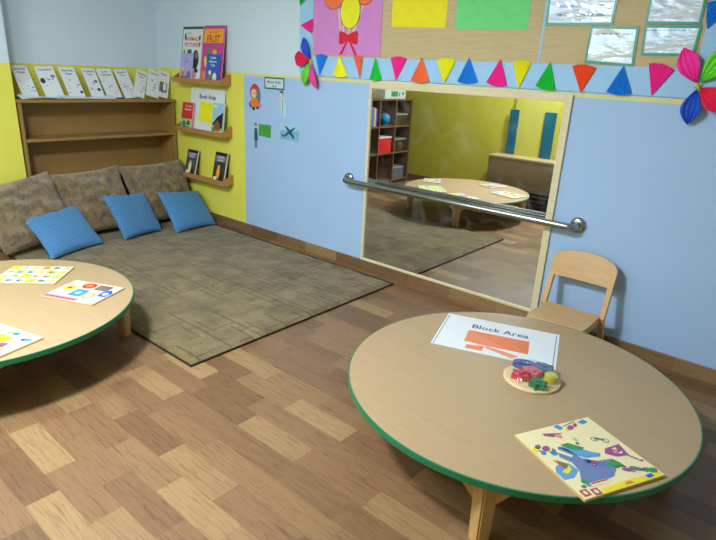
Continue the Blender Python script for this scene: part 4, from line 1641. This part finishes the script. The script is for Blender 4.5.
tub('storage_tub', 'grey tub in the bottom right cube of the shelf', 'box', cube_y(0, .5), .0502, .28, .15, c('tub_grey', (110, 118, 122)), c('lid_grey', (150, 164, 164)))
q = MB()
q.oval(0, 0, .05, .05, 0, .02, c('box_blue', (40, 110, 190)), 20)
k = thing('toy_globe', 'round blue toy globe in the top row of the cube shelf', 'toy', (XL + .17, cube_y(1, .25), .8202), (0, 0, 0), gx)
q.build('stand', k)
def ball(q):
    pr = [(max(.0005, .075 * math.cos(a)), .094 + .075 * math.sin(a)) for a in [(-PI / 2 + PI * i / 14) for i in range(15)]]
    q.lathe(pr, c('globe_blue', (40, 150, 200)), 28)
part('globe', k, ball)
for i in range(4):
    bk_ = MB()
    mt = [c('spine_purple', (120, 90, 140)), c('spine_white', (216, 216, 216)), c('spine_pink', (196, 120, 140)), CBLU][i]
    bk_.box(-.09, .09, -.012, .012, 0, .23 + .012 * i, mt, .002)
    o = bk_.build('shelf_book', None, (XL + .19, cube_y(2, .14) + i * .03, .8202))
    tag(o, ['purple', 'white', 'pink', 'blue'][i] + ' book standing in the top cube of the shelf seen in the mirror', 'book', 'books in the cube shelf')
k = thing('tissue_box', 'green and white box lying on top of the cube shelf', 'box', (XL + .18, -3.30, CH), (0, 0, 0), gx)
def tb(q):
    q.box(-.10, .10, -.24, .24, 0, .125, c('box_white', (214, 222, 214)), .004)
    q.box(.1001, .1012, -.05, .10, .03, .10, CGRN)
    q.box(.1001, .1012, -.10, -.08, .04, .08, CBLK)
    q.box(.1001, .1012, -.19, -.15, .05, .09, CGRN)
part('box', k, tb)

cb = thing('cabinet', 'low brown cabinet with a pale top edge against the yellow wall, seen in the mirror', 'cabinet', (.95, YF + .036, 0))
x0, x1 = -.535, .62
part('carcass', cb, lambda q: q.box(x0, x1, 0, .28, .05, .575, CABW))
part('top', cb, lambda q: q.box(x0 - .01, x1 + .01, 0, .295, .5752, .600, wood('cabinet_top', (158, 134, 94), (174, 150, 108), 0, .4), .002))
part('front_panel', cb, lambda q: q.box(x0, x1, .2801, .290, .05, .575, CABW, .002))
part('plinth', cb, lambda q: q.box(x0 + .01, x1 - .01, .01, .26, 0, .05, CABW))

TEALM = M('teal_board', (10, 92, 112), .5, .06)
for (xx0, xx1, lab) in ((.500, .618, 'narrower left teal panel standing on the cabinet in the mirror'), (.962, 1.106, 'wider right teal panel standing on the cabinet in the mirror')):
    q = MB()
    q.box(-(xx1 - xx0) / 2, (xx1 - xx0) / 2, 0, .02, 0, .56, TEALM, .002)
    tag(q.build('teal_panel', None, ((xx0 + xx1) / 2, YF + .037, .6003)), lab, 'wall panel', 'teal panels on the far wall')

k = thing('crate', 'black open crate on the floor beside the left table, seen in the mirror', 'crate', (1.20, -3.235, 0.0), (0, 0, .0))
CRATEM = c('crate_black', (34, 36, 42))
def crate(q):
    q.box(-.17, .17, -.12, .12, 0, .01, CRATEM)
    for zc in (.01, .065, .12, .175):
        for s in (-1, 1):
            q.box(-.17, .17, s * .12 - (.008 if s > 0 else 0), s * .12 + (.008 if s < 0 else 0), zc, zc + .035, CRATEM)
            q.box(s * .17 - (.008 if s > 0 else 0), s * .17 + (.008 if s < 0 else 0), -.112, .112, zc, zc + .035, CRATEM)
    for sx in (-1, 1):
        for sy in (-1, 1):
            q.box(sx * .16 - .012, sx * .16 + .012, sy * .11 - .012, sy * .11 + .012, 0, .21, CRATEM)
part('body', k, crate)
